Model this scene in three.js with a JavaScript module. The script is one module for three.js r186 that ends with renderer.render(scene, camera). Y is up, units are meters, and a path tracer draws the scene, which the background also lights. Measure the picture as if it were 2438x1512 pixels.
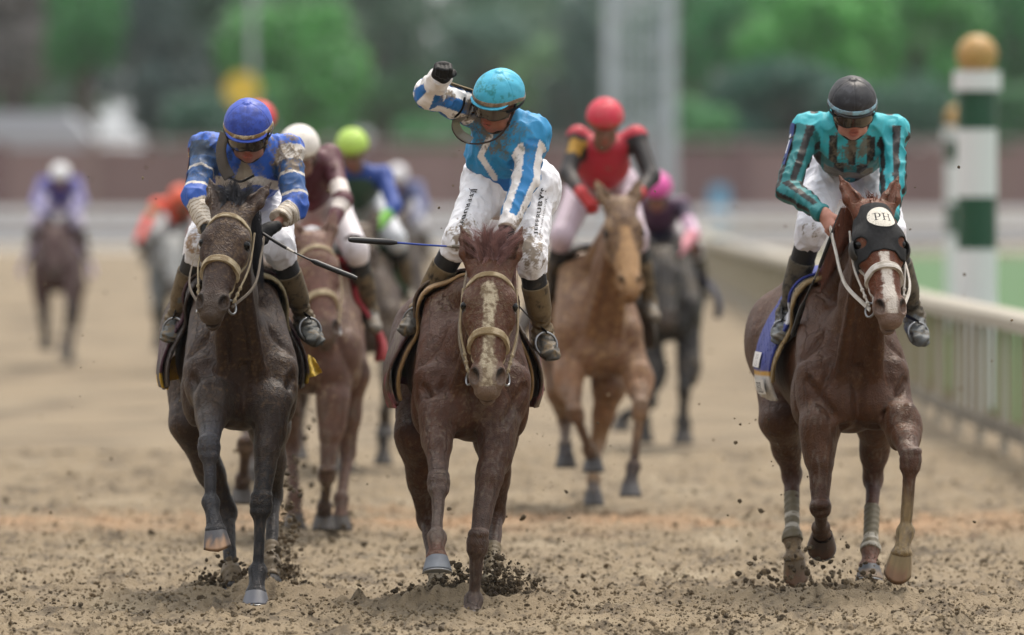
import * as THREE from 'three';
import { mergeGeometries } from 'three/addons/utils/BufferGeometryUtils.js';
import { ImprovedNoise } from 'three/addons/math/ImprovedNoise.js';

// ------------------------------------------------------------------ camera, sky, sun, exposure
const EYE = 1.95, PITCH = 0.01538, FPX = 19570, IW = 2437, IH = 1512;   // long lens at trackside; FPX is its focal length on a 2437 wide picture
const scene = new THREE.Scene();
const camera = new THREE.PerspectiveCamera(2 * Math.atan(IH / 2 / FPX) * 180 / Math.PI, IW / IH, 1, 1500);
camera.position.set(0, EYE, 0);
camera.rotation.x = -PITCH;
camera.focus = 38.3;
camera.userData.fStop = 2.0;
const renderer = new THREE.WebGLRenderer({ antialias: true });
renderer.toneMapping = THREE.LinearToneMapping;
renderer.toneMappingExposure = 2.6;
renderer.shadowMap.enabled = true;
{
  const w = 64, h = 32, data = new Float32Array(w * h * 4);              // an even overcast sky, a little brighter overhead
  for (let j = 0; j < h; j++) for (let i = 0; i < w; i++) {
    const el = ((j + 0.5) / h - 0.5) * Math.PI, up = Math.max(0, Math.sin(el)), o = (j * w + i) * 4;
    const l = 0.4 * (1 + 2 * up) / 3 * 1.9;
    data[o] = l; data[o + 1] = l; data[o + 2] = l * 1.01; data[o + 3] = 1;
  }
  const sky = new THREE.DataTexture(data, w, h, THREE.RGBAFormat, THREE.FloatType);
  sky.mapping = THREE.EquirectangularReflectionMapping; sky.magFilter = THREE.LinearFilter; sky.needsUpdate = true;
  scene.background = sky; scene.environment = sky;
}
const sun = new THREE.DirectionalLight(0xfff3e4, 1.5);
sun.position.set(9, 46, -60); sun.target.position.set(0, 1, -40);
sun.castShadow = true; sun.shadow.radius = 34; sun.shadow.mapSize.set(2048, 2048);
Object.assign(sun.shadow.camera, { left: -12, right: 12, top: 40, bottom: -40, near: 1, far: 160 });
scene.add(sun, sun.target);
scene.fog = new THREE.FogExp2(0xc9d4da, 0.00012);

// ------------------------------------------------------------------ small maths
let seed = 20240;
const rnd = () => { seed = (seed * 1664525 + 1013904223) >>> 0; return seed / 4294967296; };
const rr = (a, b) => a + (b - a) * rnd();
const noi = new ImprovedNoise();
const N3 = (x, y, z) => noi.noise(x, y, z);
const fbm = (x, y, z, o = 3) => { let s = 0, a = 1, t = 0; for (let i = 0; i < o; i++) { s += a * N3(x, y, z); t += a; a *= 0.5; x = x * 2.03 + 7.1; y = y * 2.03 + 3.7; z = z * 2.03 + 1.3; } return s / t; };
const cl = (x, a = 0, b = 1) => x < a ? a : x > b ? b : x;
const sst = (a, b, x) => { const t = cl((x - a) / (b - a)); return t * t * (3 - 2 * t); };
const mixn = (a, b, t) => a + (b - a) * t;
const add = (a, b) => [a[0] + b[0], a[1] + b[1], a[2] + b[2]], sub = (a, b) => [a[0] - b[0], a[1] - b[1], a[2] - b[2]];
const mul = (a, s) => [a[0] * s, a[1] * s, a[2] * s], dot = (a, b) => a[0] * b[0] + a[1] * b[1] + a[2] * b[2];
const cross = (a, b) => [a[1] * b[2] - a[2] * b[1], a[2] * b[0] - a[0] * b[2], a[0] * b[1] - a[1] * b[0]];
const len = (a) => Math.hypot(a[0], a[1], a[2]), norm = (a) => mul(a, 1 / (len(a) || 1)), lerp = (a, b, t) => [mixn(a[0], b[0], t), mixn(a[1], b[1], t), mixn(a[2], b[2], t)];
const mad = (p, ...r) => { let q = p; for (let i = 0; i < r.length; i += 2) q = add(q, mul(r[i], r[i + 1])); return q; };
const C = (h) => { const c = new THREE.Color(h); return [c.r, c.g, c.b]; };
const mixc = (a, b, t) => lerp(a, b, cl(t));
function at(px, py, depth) {                    // a point of the place: sighted from the camera, at a real distance down the track
  const x = (px - IW / 2) / FPX, y = (IH / 2 - py) / FPX, c = Math.cos(PITCH), s = Math.sin(PITCH);
  const wy = y * c - s, wz = -(y * s + c), k = depth / -wz;
  return [x * k, EYE + wy * k, -depth];
}
// ------------------------------------------------------------------ naming and grouping
const taken = {};
const numbered = (n) => { const k = taken[n] = (taken[n] ?? -1) + 1; return k ? `${n}_${String(k).padStart(3, '0')}` : n; };
function thing(name, label, category, base, group) {
  const g = new THREE.Group(); g.name = numbered(name); g.position.set(...base); g.userData = { label, category };
  if (group) g.userData.group = group;
  scene.add(g); return g;
}
function part(name, geo, mat, parent, label) {
  const m = new THREE.Mesh(geo, mat); m.name = name; m.castShadow = m.receiveShadow = true;
  if (label) m.userData.label = label;
  parent.add(m); return m;
}
function top(name, geo, mat, label, category, extra = {}) {
  const m = new THREE.Mesh(geo, mat); m.name = numbered(name); m.castShadow = m.receiveShadow = true;
  m.userData = { label, category, ...extra }; scene.add(m); return m;
}
function structure(name, geo, mat) { const m = new THREE.Mesh(geo, mat); m.name = name; m.userData = { kind: 'structure' }; m.castShadow = m.receiveShadow = true; scene.add(m); return m; }
// ------------------------------------------------------------------ distance fields: smooth joins of tapered bones and ellipsoids, meshed by surface nets
const cone = (a, b, ra, rb, k = 0.03) => { const d = sub(b, a), l = dot(d, d) || 1e-9, [ax, ay, az] = a, [dx, dy, dz] = d;
  return { k, f(x, y, z) { const px = x - ax, py = y - ay, pz = z - az; let t = (px * dx + py * dy + pz * dz) / l; t = t < 0 ? 0 : t > 1 ? 1 : t;
    const u = px - t * dx, v = py - t * dy, w = pz - t * dz; return Math.sqrt(u * u + v * v + w * w) - ra - (rb - ra) * t; } }; };
const fcone = (a, b, ra, rb, n, q, k = 0.03) => { const d = sub(b, a), l = dot(d, d) || 1e-9, [ax, ay, az] = a, [dx, dy, dz] = d, [nx, ny, nz] = norm(n), s = 1 - 1 / q;   // wide by q along n
  return { k, f(x, y, z) { const px = x - ax, py = y - ay, pz = z - az; let t = (px * dx + py * dy + pz * dz) / l; t = t < 0 ? 0 : t > 1 ? 1 : t;
    let u = px - t * dx, v = py - t * dy, w = pz - t * dz; const m = (u * nx + v * ny + w * nz) * s; u -= m * nx; v -= m * ny; w -= m * nz; return Math.sqrt(u * u + v * v + w * w) - ra - (rb - ra) * t; } }; };
const ell = (c, r, k = 0.03, ax) => { const [cx, cy, cz] = c, [X, Y, Z] = ax ?? [[1, 0, 0], [0, 1, 0], [0, 0, 1]], [rx, ry, rz] = r;
  return { k, f(x, y, z) { const px = x - cx, py = y - cy, pz = z - cz; const u = (px * X[0] + py * X[1] + pz * X[2]) / rx, v = (px * Y[0] + py * Y[1] + pz * Y[2]) / ry, w = (px * Z[0] + py * Z[1] + pz * Z[2]) / rz;
    const k0 = Math.sqrt(u * u + v * v + w * w), k1 = Math.sqrt(u * u / (rx * rx) + v * v / (ry * ry) + w * w / (rz * rz)); return k1 < 1e-9 ? -Math.min(rx, ry, rz) : k0 * (k0 - 1) / k1; } }; };
const cut = (p, k = 0.01) => ({ ...p, k, cut: true });
const clip = (f, k = 0.002) => ({ k, clip: true, f });           // keep only where f < 0
function evalPrims(P, x, y, z) {
  let d = 1e3;
  for (let i = 0; i < P.length; i++) {
    const p = P[i], e = p.f(x, y, z), k = p.k;
    if (p.cut || p.clip) { const g = p.cut ? -e : e, h = Math.max(k - Math.abs(d - g), 0) / k; d = Math.max(d, g) + h * h * k * 0.25; }
    else { const h = Math.max(k - Math.abs(d - e), 0) / k; d = Math.min(d, e) - h * h * k * 0.25; }
  }
  return d;
}
const field = (P) => (x, y, z) => evalPrims(P, x, y, z);
function grad(f, p, e = 0.002) { return norm([f(p[0] + e, p[1], p[2]) - f(p[0] - e, p[1], p[2]), f(p[0], p[1] + e, p[2]) - f(p[0], p[1] - e, p[2]), f(p[0], p[1], p[2] + e) - f(p[0], p[1], p[2] - e)]); }
function snap(f, p, off = 0, it = 6) { let n = [0, 1, 0]; for (let i = 0; i < it; i++) { n = grad(f, p); p = mad(p, n, -(f(p[0], p[1], p[2]) - off) * 0.9); } return { p, n }; }
// prims in any frame; lo..hi bounds; disp(x,y,z) is added to the distance; color(p,n) -> linear rgb
function mesh(P, lo, hi, cell, { disp, color, uv = 4, slack = 1.25, shell, shellFn } = {}) {
  const B = 8, S = cell * B, nb = [0, 1, 2].map((i) => Math.ceil((hi[i] - lo[i]) / S)), hd = S * 0.87, dm = disp ? 0.03 : 0;
  const nx = nb[0] * B + 2, ny = nb[1] * B + 2, verts = new Map(), pos = [], nor = [], edges = [], g = new Float32Array(729);
  const clips = P.filter((p) => p.cut || p.clip), solids = P.filter((p) => !(p.cut || p.clip)), ds = new Float32Array(solids.length);
  for (let bz = 0; bz < nb[2]; bz++) for (let by = 0; by < nb[1]; by++) for (let bx = 0; bx < nb[0]; bx++) {
    const x0 = lo[0] + bx * S, y0 = lo[1] + by * S, z0 = lo[2] + bz * S, cx = x0 + S / 2, cy = y0 + S / 2, cz = z0 + S / 2;
    let m = 1e3, km = 0; for (let i = 0; i < solids.length; i++) { const e = ds[i] = solids[i].f(cx, cy, cz); if (e < m) m = e; if (solids[i].k > km) km = solids[i].k; }
    const off = shell ?? 0, sl = shell === undefined ? 0 : 0.1;
    if (m - km > hd * slack + dm + off + sl) continue;
    const L = solids.filter((p, i) => ds[i] < m + 2 * hd * slack + p.k + 0.02 + sl).concat(clips);
    if (Math.abs(shell ? evalPrims(solids, cx, cy, cz) - off : evalPrims(L, cx, cy, cz)) > hd * slack * 1.5 + km * 0.3 + dm + sl) continue;
    const LS = shell === undefined ? null : L.filter((p) => !p.clip && !p.cut);
    const f = LS ? (x, y, z) => { let d = Math.abs(evalPrims(LS, x, y, z) - (shellFn ? shellFn(x, y, z) : shell)) - Math.max(0.005, cell * 0.62); if (disp) d += disp(x, y, z); for (const p of clips) d = Math.max(d, p.cut ? -p.f(x, y, z) : p.f(x, y, z)); return d; }
      : disp ? (x, y, z) => evalPrims(L, x, y, z) + disp(x, y, z) : (x, y, z) => evalPrims(L, x, y, z);
    let any = 0, all = 0;
    for (let k = 0, o = 0; k < 9; k++) for (let j = 0; j < 9; j++) for (let i = 0; i < 9; i++, o++) { const v = g[o] = f(x0 + i * cell, y0 + j * cell, z0 + k * cell); if (v < 0) any++; all++; }
    if (!any || any === all) continue;
    for (let k = 0; k < 8; k++) for (let j = 0; j < 8; j++) for (let i = 0; i < 8; i++) {
      const o = i + 9 * j + 81 * k, s0 = g[o] < 0; let n = 0, sx = 0, sy = 0, sz = 0;
      const E = (a, b, ax, ay, az, bx2, by2, bz2) => { const p = g[o + a], q = g[o + b]; if ((p < 0) === (q < 0)) return; const t = p / (p - q); n++; sx += ax + (bx2 - ax) * t; sy += ay + (by2 - ay) * t; sz += az + (bz2 - az) * t; };
      E(0, 1, 0, 0, 0, 1, 0, 0); E(9, 10, 0, 1, 0, 1, 1, 0); E(81, 82, 0, 0, 1, 1, 0, 1); E(90, 91, 0, 1, 1, 1, 1, 1);
      E(0, 9, 0, 0, 0, 0, 1, 0); E(1, 10, 1, 0, 0, 1, 1, 0); E(81, 90, 0, 0, 1, 0, 1, 1); E(82, 91, 1, 0, 1, 1, 1, 1);
      E(0, 81, 0, 0, 0, 0, 0, 1); E(1, 82, 1, 0, 0, 1, 0, 1); E(9, 90, 0, 1, 0, 0, 1, 1); E(10, 91, 1, 1, 0, 1, 1, 1);
      const gi = bx * B + i, gj = by * B + j, gk = bz * B + k, id = gi + nx * (gj + ny * gk);
      if (n) {
        let x = x0 + (i + sx / n) * cell, y = y0 + (j + sy / n) * cell, z = z0 + (k + sz / n) * cell; const e = cell * 0.5;
        let a = f(x + e, y, z) - f(x - e, y, z), b = f(x, y + e, z) - f(x, y - e, z), c = f(x, y, z + e) - f(x, y, z - e); const l = Math.hypot(a, b, c) || 1; a /= l; b /= l; c /= l;
        const d = cl(f(x, y, z), -cell * 0.6, cell * 0.6); x -= a * d; y -= b * d; z -= c * d;
        verts.set(id, pos.length / 3); pos.push(x, y, z); nor.push(a, b, c);
      }
      if (s0 !== g[o + 1] < 0) edges.push(id, 0, s0 ? 1 : 0);
      if (s0 !== g[o + 9] < 0) edges.push(id, 1, s0 ? 1 : 0);
      if (s0 !== g[o + 81] < 0) edges.push(id, 2, s0 ? 1 : 0);
    }
  }
  const idx = [], st = [1, nx, nx * ny];
  for (let e = 0; e < edges.length; e += 3) {
    const id = edges[e], ax = edges[e + 1], u = st[(ax + 1) % 3], v = st[(ax + 2) % 3];
    const a = verts.get(id), b = verts.get(id - u), c = verts.get(id - u - v), d = verts.get(id - v);
    if (a === undefined || b === undefined || c === undefined || d === undefined) continue;
    if (edges[e + 2]) idx.push(a, b, c, a, c, d); else idx.push(a, c, b, a, d, c);
  }
  const geo = new THREE.BufferGeometry(), V = pos.length / 3, uvs = new Float32Array(V * 2);
  for (let i = 0; i < V; i++) { const x = pos[3 * i], y = pos[3 * i + 1], z = pos[3 * i + 2], a = Math.abs(nor[3 * i]), b = Math.abs(nor[3 * i + 1]), c = Math.abs(nor[3 * i + 2]);
    if (c >= a && c >= b) { uvs[2 * i] = x * uv; uvs[2 * i + 1] = y * uv; } else if (a >= b) { uvs[2 * i] = z * uv; uvs[2 * i + 1] = y * uv; } else { uvs[2 * i] = x * uv; uvs[2 * i + 1] = z * uv; } }
  geo.setAttribute('position', new THREE.Float32BufferAttribute(pos, 3)); geo.setAttribute('normal', new THREE.Float32BufferAttribute(nor, 3)); geo.setAttribute('uv', new THREE.BufferAttribute(uvs, 2));
  geo.setIndex(idx);
  if (color) { const col = new Float32Array(V * 3); for (let i = 0; i < V; i++) { const c = color([pos[3 * i], pos[3 * i + 1], pos[3 * i + 2]], [nor[3 * i], nor[3 * i + 1], nor[3 * i + 2]]); col[3 * i] = c[0]; col[3 * i + 1] = c[1]; col[3 * i + 2] = c[2]; } geo.setAttribute('color', new THREE.BufferAttribute(col, 3)); }
  return geo;
}
function bounds(pts, pad) { const lo = [1e9, 1e9, 1e9], hi = [-1e9, -1e9, -1e9]; for (const p of pts) for (let i = 0; i < 3; i++) { lo[i] = Math.min(lo[i], p[i] - pad); hi[i] = Math.max(hi[i], p[i] + pad); } return [lo, hi]; }
// a curve through points
const curve = (pts, n = 24) => new THREE.CatmullRomCurve3(pts.map((p) => new THREE.Vector3(...p)), false, 'centripetal').getPoints(n).map((v) => [v.x, v.y, v.z]);
// tube along points with a radius per point (number or function of t)
function tube(pts, r, sides = 8, capEnds = true) {
  const n = pts.length, pos = [], nor = [], uv = [], idx = []; let ref = [0.31, 0.2, 0.93];
  for (let i = 0; i < n; i++) {
    const T = norm(sub(pts[Math.min(n - 1, i + 1)], pts[Math.max(0, i - 1)])); let A = sub(ref, mul(T, dot(ref, T))); if (len(A) < 1e-3) A = cross(T, [0, 1, 0.3]); A = norm(A); ref = A; const Bn = cross(T, A), R = typeof r === 'function' ? r(i / (n - 1)) : r;
    for (let j = 0; j < sides; j++) { const a = j / sides * 6.2832, d = add(mul(A, Math.cos(a)), mul(Bn, Math.sin(a))); pos.push(...mad(pts[i], d, R)); nor.push(...d); uv.push(j / sides, i / n); }
  }
  for (let i = 0; i < n - 1; i++) for (let j = 0; j < sides; j++) { const a = i * sides + j, b = i * sides + (j + 1) % sides; idx.push(a, b, b + sides, a, b + sides, a + sides); }
  if (capEnds) for (const e of [0, n - 1]) { const c = pos.length / 3, T = norm(sub(pts[Math.max(1, e)], pts[Math.max(0, e - 1)])), s = e ? 1 : -1; pos.push(...pts[e]); nor.push(...mul(T, s)); uv.push(0, 0); for (let j = 0; j < sides; j++) { const a = e * sides + j, b = e * sides + (j + 1) % sides; if (e) idx.push(a, b, c); else idx.push(b, a, c); } }
  const g = new THREE.BufferGeometry(); g.setAttribute('position', new THREE.Float32BufferAttribute(pos, 3)); g.setAttribute('normal', new THREE.Float32BufferAttribute(nor, 3)); g.setAttribute('uv', new THREE.Float32BufferAttribute(uv, 2)); g.setIndex(idx); return g;
}
// flat strap lying on a surface: points with outward normals
function strap(pts, normals, w, t) {
  const n = pts.length, pos = [], uv = [], idx = [];
  for (let i = 0; i < n; i++) { const T = norm(sub(pts[Math.min(n - 1, i + 1)], pts[Math.max(0, i - 1)])), U = norm(normals[i]), V = norm(cross(T, U));
    [[-0.5, -0.4], [-0.5, 0.6], [-0.36, 1], [0.36, 1], [0.5, 0.6], [0.5, -0.4]].forEach(([a, b], j) => { pos.push(...mad(pts[i], V, a * w, U, b * t)); uv.push(j / 5, i / n); }); }
  for (let i = 0; i < n - 1; i++) for (let j = 0; j < 6; j++) { const a = i * 6 + j, b = i * 6 + (j + 1) % 6; idx.push(a, a + 6, b + 6, a, b + 6, b); }
  idx.push(0, 1, 2, 0, 2, 3, 0, 3, 4, 0, 4, 5); const e = (n - 1) * 6; idx.push(e, e + 2, e + 1, e, e + 3, e + 2, e, e + 4, e + 3, e, e + 5, e + 4);
  let g = new THREE.BufferGeometry(); g.setAttribute('position', new THREE.Float32BufferAttribute(pos, 3)); g.setAttribute('uv', new THREE.Float32BufferAttribute(uv, 2)); g.setIndex(idx); g = g.toNonIndexed(); g.computeVertexNormals(); g.setIndex([...Array(g.attributes.position.count).keys()]); return g;
}
const strapOn = (f, pts, w, t, off = 0.001) => { const q = pts.map((p) => snap(f, p, off)); return strap(q.map((o) => o.p), q.map((o) => o.n), w, t); };
function patch(f, nu, nv, start, off) {           // a sheet lying on a surface, u and v run 0..1
  const pos = [], uv = [], idx = [];
  for (let j = 0; j <= nv; j++) for (let i = 0; i <= nu; i++) { const { p } = snap(f, start(i / nu, j / nv), off); pos.push(...p); uv.push(i / nu, j / nv); }
  for (let j = 0; j < nv; j++) for (let i = 0; i < nu; i++) { const a = j * (nu + 1) + i; idx.push(a, a + 1, a + nu + 2, a, a + nu + 2, a + nu + 1); }
  const g = new THREE.BufferGeometry(); g.setAttribute('position', new THREE.Float32BufferAttribute(pos, 3)); g.setAttribute('uv', new THREE.Float32BufferAttribute(uv, 2)); g.setIndex(idx); g.computeVertexNormals(); return g;
}
const ring = (c, n, R, r, seg = 20) => { n = norm(n); let a = norm(cross(n, Math.abs(n[1]) < 0.9 ? [0, 1, 0] : [1, 0, 0])), b = cross(n, a); const pts = []; for (let i = 0; i <= seg; i++) { const t = i / seg * 6.2832; pts.push(mad(c, a, R * Math.cos(t), b, R * Math.sin(t))); } return tube(pts, r, 6, false); };
const ball = (c, r, s = [1, 1, 1]) => { const g = new THREE.SphereGeometry(r, 20, 14); g.scale(...s); g.translate(...c); return g; };
// ------------------------------------------------------------------ textures and materials
function grainTex(size, fn) { const d = new Uint8Array(size * size * 4); for (let j = 0; j < size; j++) for (let i = 0; i < size; i++) { const v = cl(fn(i / size, j / size)) * 255, o = (j * size + i) * 4; d[o] = d[o + 1] = d[o + 2] = v; d[o + 3] = 255; }
  const t = new THREE.DataTexture(d, size, size); t.wrapS = t.wrapT = THREE.RepeatWrapping; t.magFilter = THREE.LinearFilter; t.minFilter = THREE.LinearMipmapLinearFilter; t.generateMipmaps = true; t.needsUpdate = true; return t; }
const tileN = (u, v, f, s) => { const a = u * 6.2832, b = v * 6.2832, R = f / 6.2832; return N3(Math.cos(a) * R + s, Math.sin(a) * R + Math.cos(b) * R * 0.71 + s, Math.sin(b) * R + s * 0.3); };
const mudGrain = grainTex(256, (u, v) => { const a = tileN(u, v, 60, 3), b = tileN(u, v, 130, 9); return 0.4 + 0.8 * Math.max(0, a + 0.1) * (0.6 + b) + 0.35 * b; });
const weave = grainTex(256, (u, v) => 0.5 + 0.25 * Math.sin(u * 6.2832 * 40) * Math.sin(v * 6.2832 * 40) + 0.4 * tileN(u, v, 12, 5));
const mat = (o) => new THREE.MeshStandardMaterial(o);
const vc = (o) => new THREE.MeshStandardMaterial({ vertexColors: true, ...o });
const hideMat = new THREE.MeshPhysicalMaterial({ vertexColors: true, roughness: 0.52, bumpMap: mudGrain, bumpScale: 0.0042, specularIntensity: 0.7 });
const clothMat = vc({ roughness: 0.58, bumpMap: weave, bumpScale: 0.001, side: THREE.DoubleSide });
const skinMat = new THREE.MeshPhysicalMaterial({ vertexColors: true, roughness: 0.55, sheen: 0.2 });
const leatherMat = new THREE.MeshPhysicalMaterial({ vertexColors: true, roughness: 0.55, specularIntensity: 0.45, bumpMap: mudGrain, bumpScale: 0.002 });
const capMat = vc({ roughness: 0.5, bumpMap: weave, bumpScale: 0.0008 });
const hornMat = vc({ roughness: 0.55 });
const steelMat = mat({ color: 0x8b8d90, roughness: 0.35, metalness: 0.9 });
const eyeMat = new THREE.MeshPhysicalMaterial({ color: 0x060403, roughness: 0.2, specularIntensity: 0.5 });
const gogMat = new THREE.MeshPhysicalMaterial({ color: 0x2a2520, roughness: 0.12, clearcoat: 1, clearcoatRoughness: 0.05, transmission: 0.12, thickness: 0 });
const clearGog = new THREE.MeshPhysicalMaterial({ color: 0x4d463c, roughness: 0.22, clearcoat: 1, clearcoatRoughness: 0.08, transmission: 0.25, thickness: 0 });
const blackMat = new THREE.MeshPhysicalMaterial({ color: 0x0a0a0c, roughness: 0.55, specularIntensity: 0.5 });
const rubberMat = mat({ color: 0x111214, roughness: 0.42 });
function writing(w, h, draw) { const c = document.createElement('canvas'); c.width = w; c.height = h; const x = c.getContext('2d'); draw(x, w, h); const t = new THREE.CanvasTexture(c); t.colorSpace = THREE.SRGBColorSpace; return t; }
// ------------------------------------------------------------------ horses
function strands(list, r0, col) {                  // list of point rows -> one geometry of thin tapering locks
  const c = C(col); return mergeGeometries(list.map((pts) => { const g = tube(pts, (t) => r0 * 1.1 * (1.05 - t), 3, false), k = mul(c, rr(0.55, 1.4)), n = g.attributes.position.count, a = new Float32Array(n * 3); for (let i = 0; i < n; i++) a.set(k, 3 * i); g.setAttribute('color', new THREE.BufferAttribute(a, 3)); return g; }));
}
function hoofGeo(c, down, fwd, h = 0.085, r0 = 0.05, r1 = 0.069, col) {
  down = norm(down); fwd = norm(sub(fwd, mul(down, dot(fwd, down)))); const side = cross(down, fwd), pos = [], cl_ = [], idx = [], n = 28, rows = 7;
  for (let j = 0; j <= rows; j++) for (let i = 0; i < n; i++) { const t = Math.min(1, j / (rows - 1)), a = i / n * 6.2832, ca = Math.cos(a), R = j === rows ? 0.001 : mixn(r0, r1, Math.pow(t, 0.85)) * (1 + 0.025 * Math.sin(t * 38)) * (ca < -0.6 ? 0.93 : 1);
    const hh = h * t * (ca > 0 ? 1 : 1 - 0.3 * -ca) * (1 - 0.1 * (1 - Math.cos(2 * a)) * (h > 0.1 ? 1 : 0)), lean = 0.38 * hh, q = mad(c, down, hh, fwd, lean + R * ca, side, R * Math.sin(a)); pos.push(...q);
    cl_.push(...col(t, a, q)); }
  for (let j = 0; j < rows; j++) for (let i = 0; i < n; i++) { const a = j * n + i, b = j * n + (i + 1) % n; idx.push(a, b, b + n, a, b + n, a + n); }
  const g = new THREE.BufferGeometry(); g.setAttribute('position', new THREE.Float32BufferAttribute(pos, 3)); g.setAttribute('color', new THREE.Float32BufferAttribute(cl_, 3)); g.setIndex(idx); g.computeVertexNormals(); return g;
}
function headFrame(h) { const A = norm(h.A); let N = norm(sub(h.N, mul(A, dot(h.N, A)))); const S = cross(N, A), sc = h.s ?? 1; return { A, N, S, o: h.poll, sc, at: (s, a, n) => mad(h.poll, S, s * sc, A, a * sc, N, n * sc) }; }
function headPrims(F) {
  const { at: p, S, A, N, sc } = F, ax = [S, A, N], e = (s, a, n, r, k) => ell(p(s, a, n), r.map((v) => v * sc), k * sc, ax), P = [];
  P.push(e(0, 0.085, -0.065, [0.088, 0.125, 0.085], 0.03));
  P.push(fcone(p(0, 0.15, -0.062), p(0, 0.47, -0.058), 0.074 * sc, 0.046 * sc, S, 1.22, 0.05 * sc));
  P.push(fcone(p(0, 0.16, -0.035), p(0, 0.5, -0.04), 0.052 * sc, 0.034 * sc, S, 1.45, 0.03 * sc));
  for (const q of [-1, 1]) {
    P.push(e(q * 0.082, 0.195, -0.035, [0.036, 0.045, 0.036], 0.04));             // brow over the eye
    P.push(e(q * 0.088, 0.258, -0.06, [0.026, 0.05, 0.035], 0.035));              // cheekbone under the eye
    P.push(e(q * 0.058, 0.225, -0.16, [0.038, 0.12, 0.1], 0.05));                 // round jowl
    P.push(cone(p(q * 0.07, 0.27, -0.065), p(q * 0.058, 0.44, -0.075), 0.016 * sc, 0.011 * sc, 0.03 * sc));   // face crest
    P.push(e(q * 0.05, 0.545, -0.045, [0.03, 0.047, 0.034], 0.025));              // nostril wing
  }
  P.push(cone(p(0, 0.25, -0.2), p(0, 0.53, -0.125), 0.056 * sc, 0.042 * sc, 0.05 * sc));
  P.push(e(0, 0.545, -0.07, [0.062, 0.075, 0.055], 0.04));
  P.push(e(0, 0.607, -0.078, [0.055, 0.032, 0.046], 0.02));
  P.push(e(0, 0.6, -0.128, [0.037, 0.042, 0.034], 0.008));
  const C_ = [];
  for (const q of [-1, 1]) {
    C_.push(cut(ell(p(q * 0.062, 0.556, -0.012), [0.022, 0.036, 0.04].map((v) => v * sc), 0.01, [norm(mad(S, A, q * 0.35)), norm(mad(A, S, -q * 0.35)), N]), 0.012));
    C_.push(cut(e(q * 0.106, 0.222, -0.042, [0.012, 0.024, 0.02], 0.01), 0.012));
  }
  C_.push(cut(e(0, 0.625, -0.11, [0.056, 0.026, 0.008], 0.004), 0.006));
  return [P, C_];
}
function earPrims(F, q, dir) {                    // leaf-shaped, hollow in front
  const { at: p, S, A, N, sc } = F, b = p(q * 0.07, 0.02, -0.05), d = norm(mad([0, 0, 0], S, dir[0], A, -dir[1], N, dir[2])), w = norm(cross(N, d)), f = norm(cross(d, w)), L = 0.19 * sc;
  const pt = (t, o = 0, fo = 0) => mad(b, d, L * t, w, o, f, fo);
  return [[fcone(pt(-0.1), pt(0.35), 0.025 * sc, 0.028 * sc, w, 1.5, 0.03), fcone(pt(0.35), pt(0.7), 0.028 * sc, 0.019 * sc, w, 1.45, 0.02), fcone(pt(0.7), pt(1, 0, 0.006), 0.017 * sc, 0.004, w, 1.2, 0.015)],
    [cut(fcone(pt(0.22, 0, 0.022), pt(0.8, 0, 0.016), 0.013 * sc, 0.006 * sc, w, 1.7), 0.008)]];
}
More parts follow.
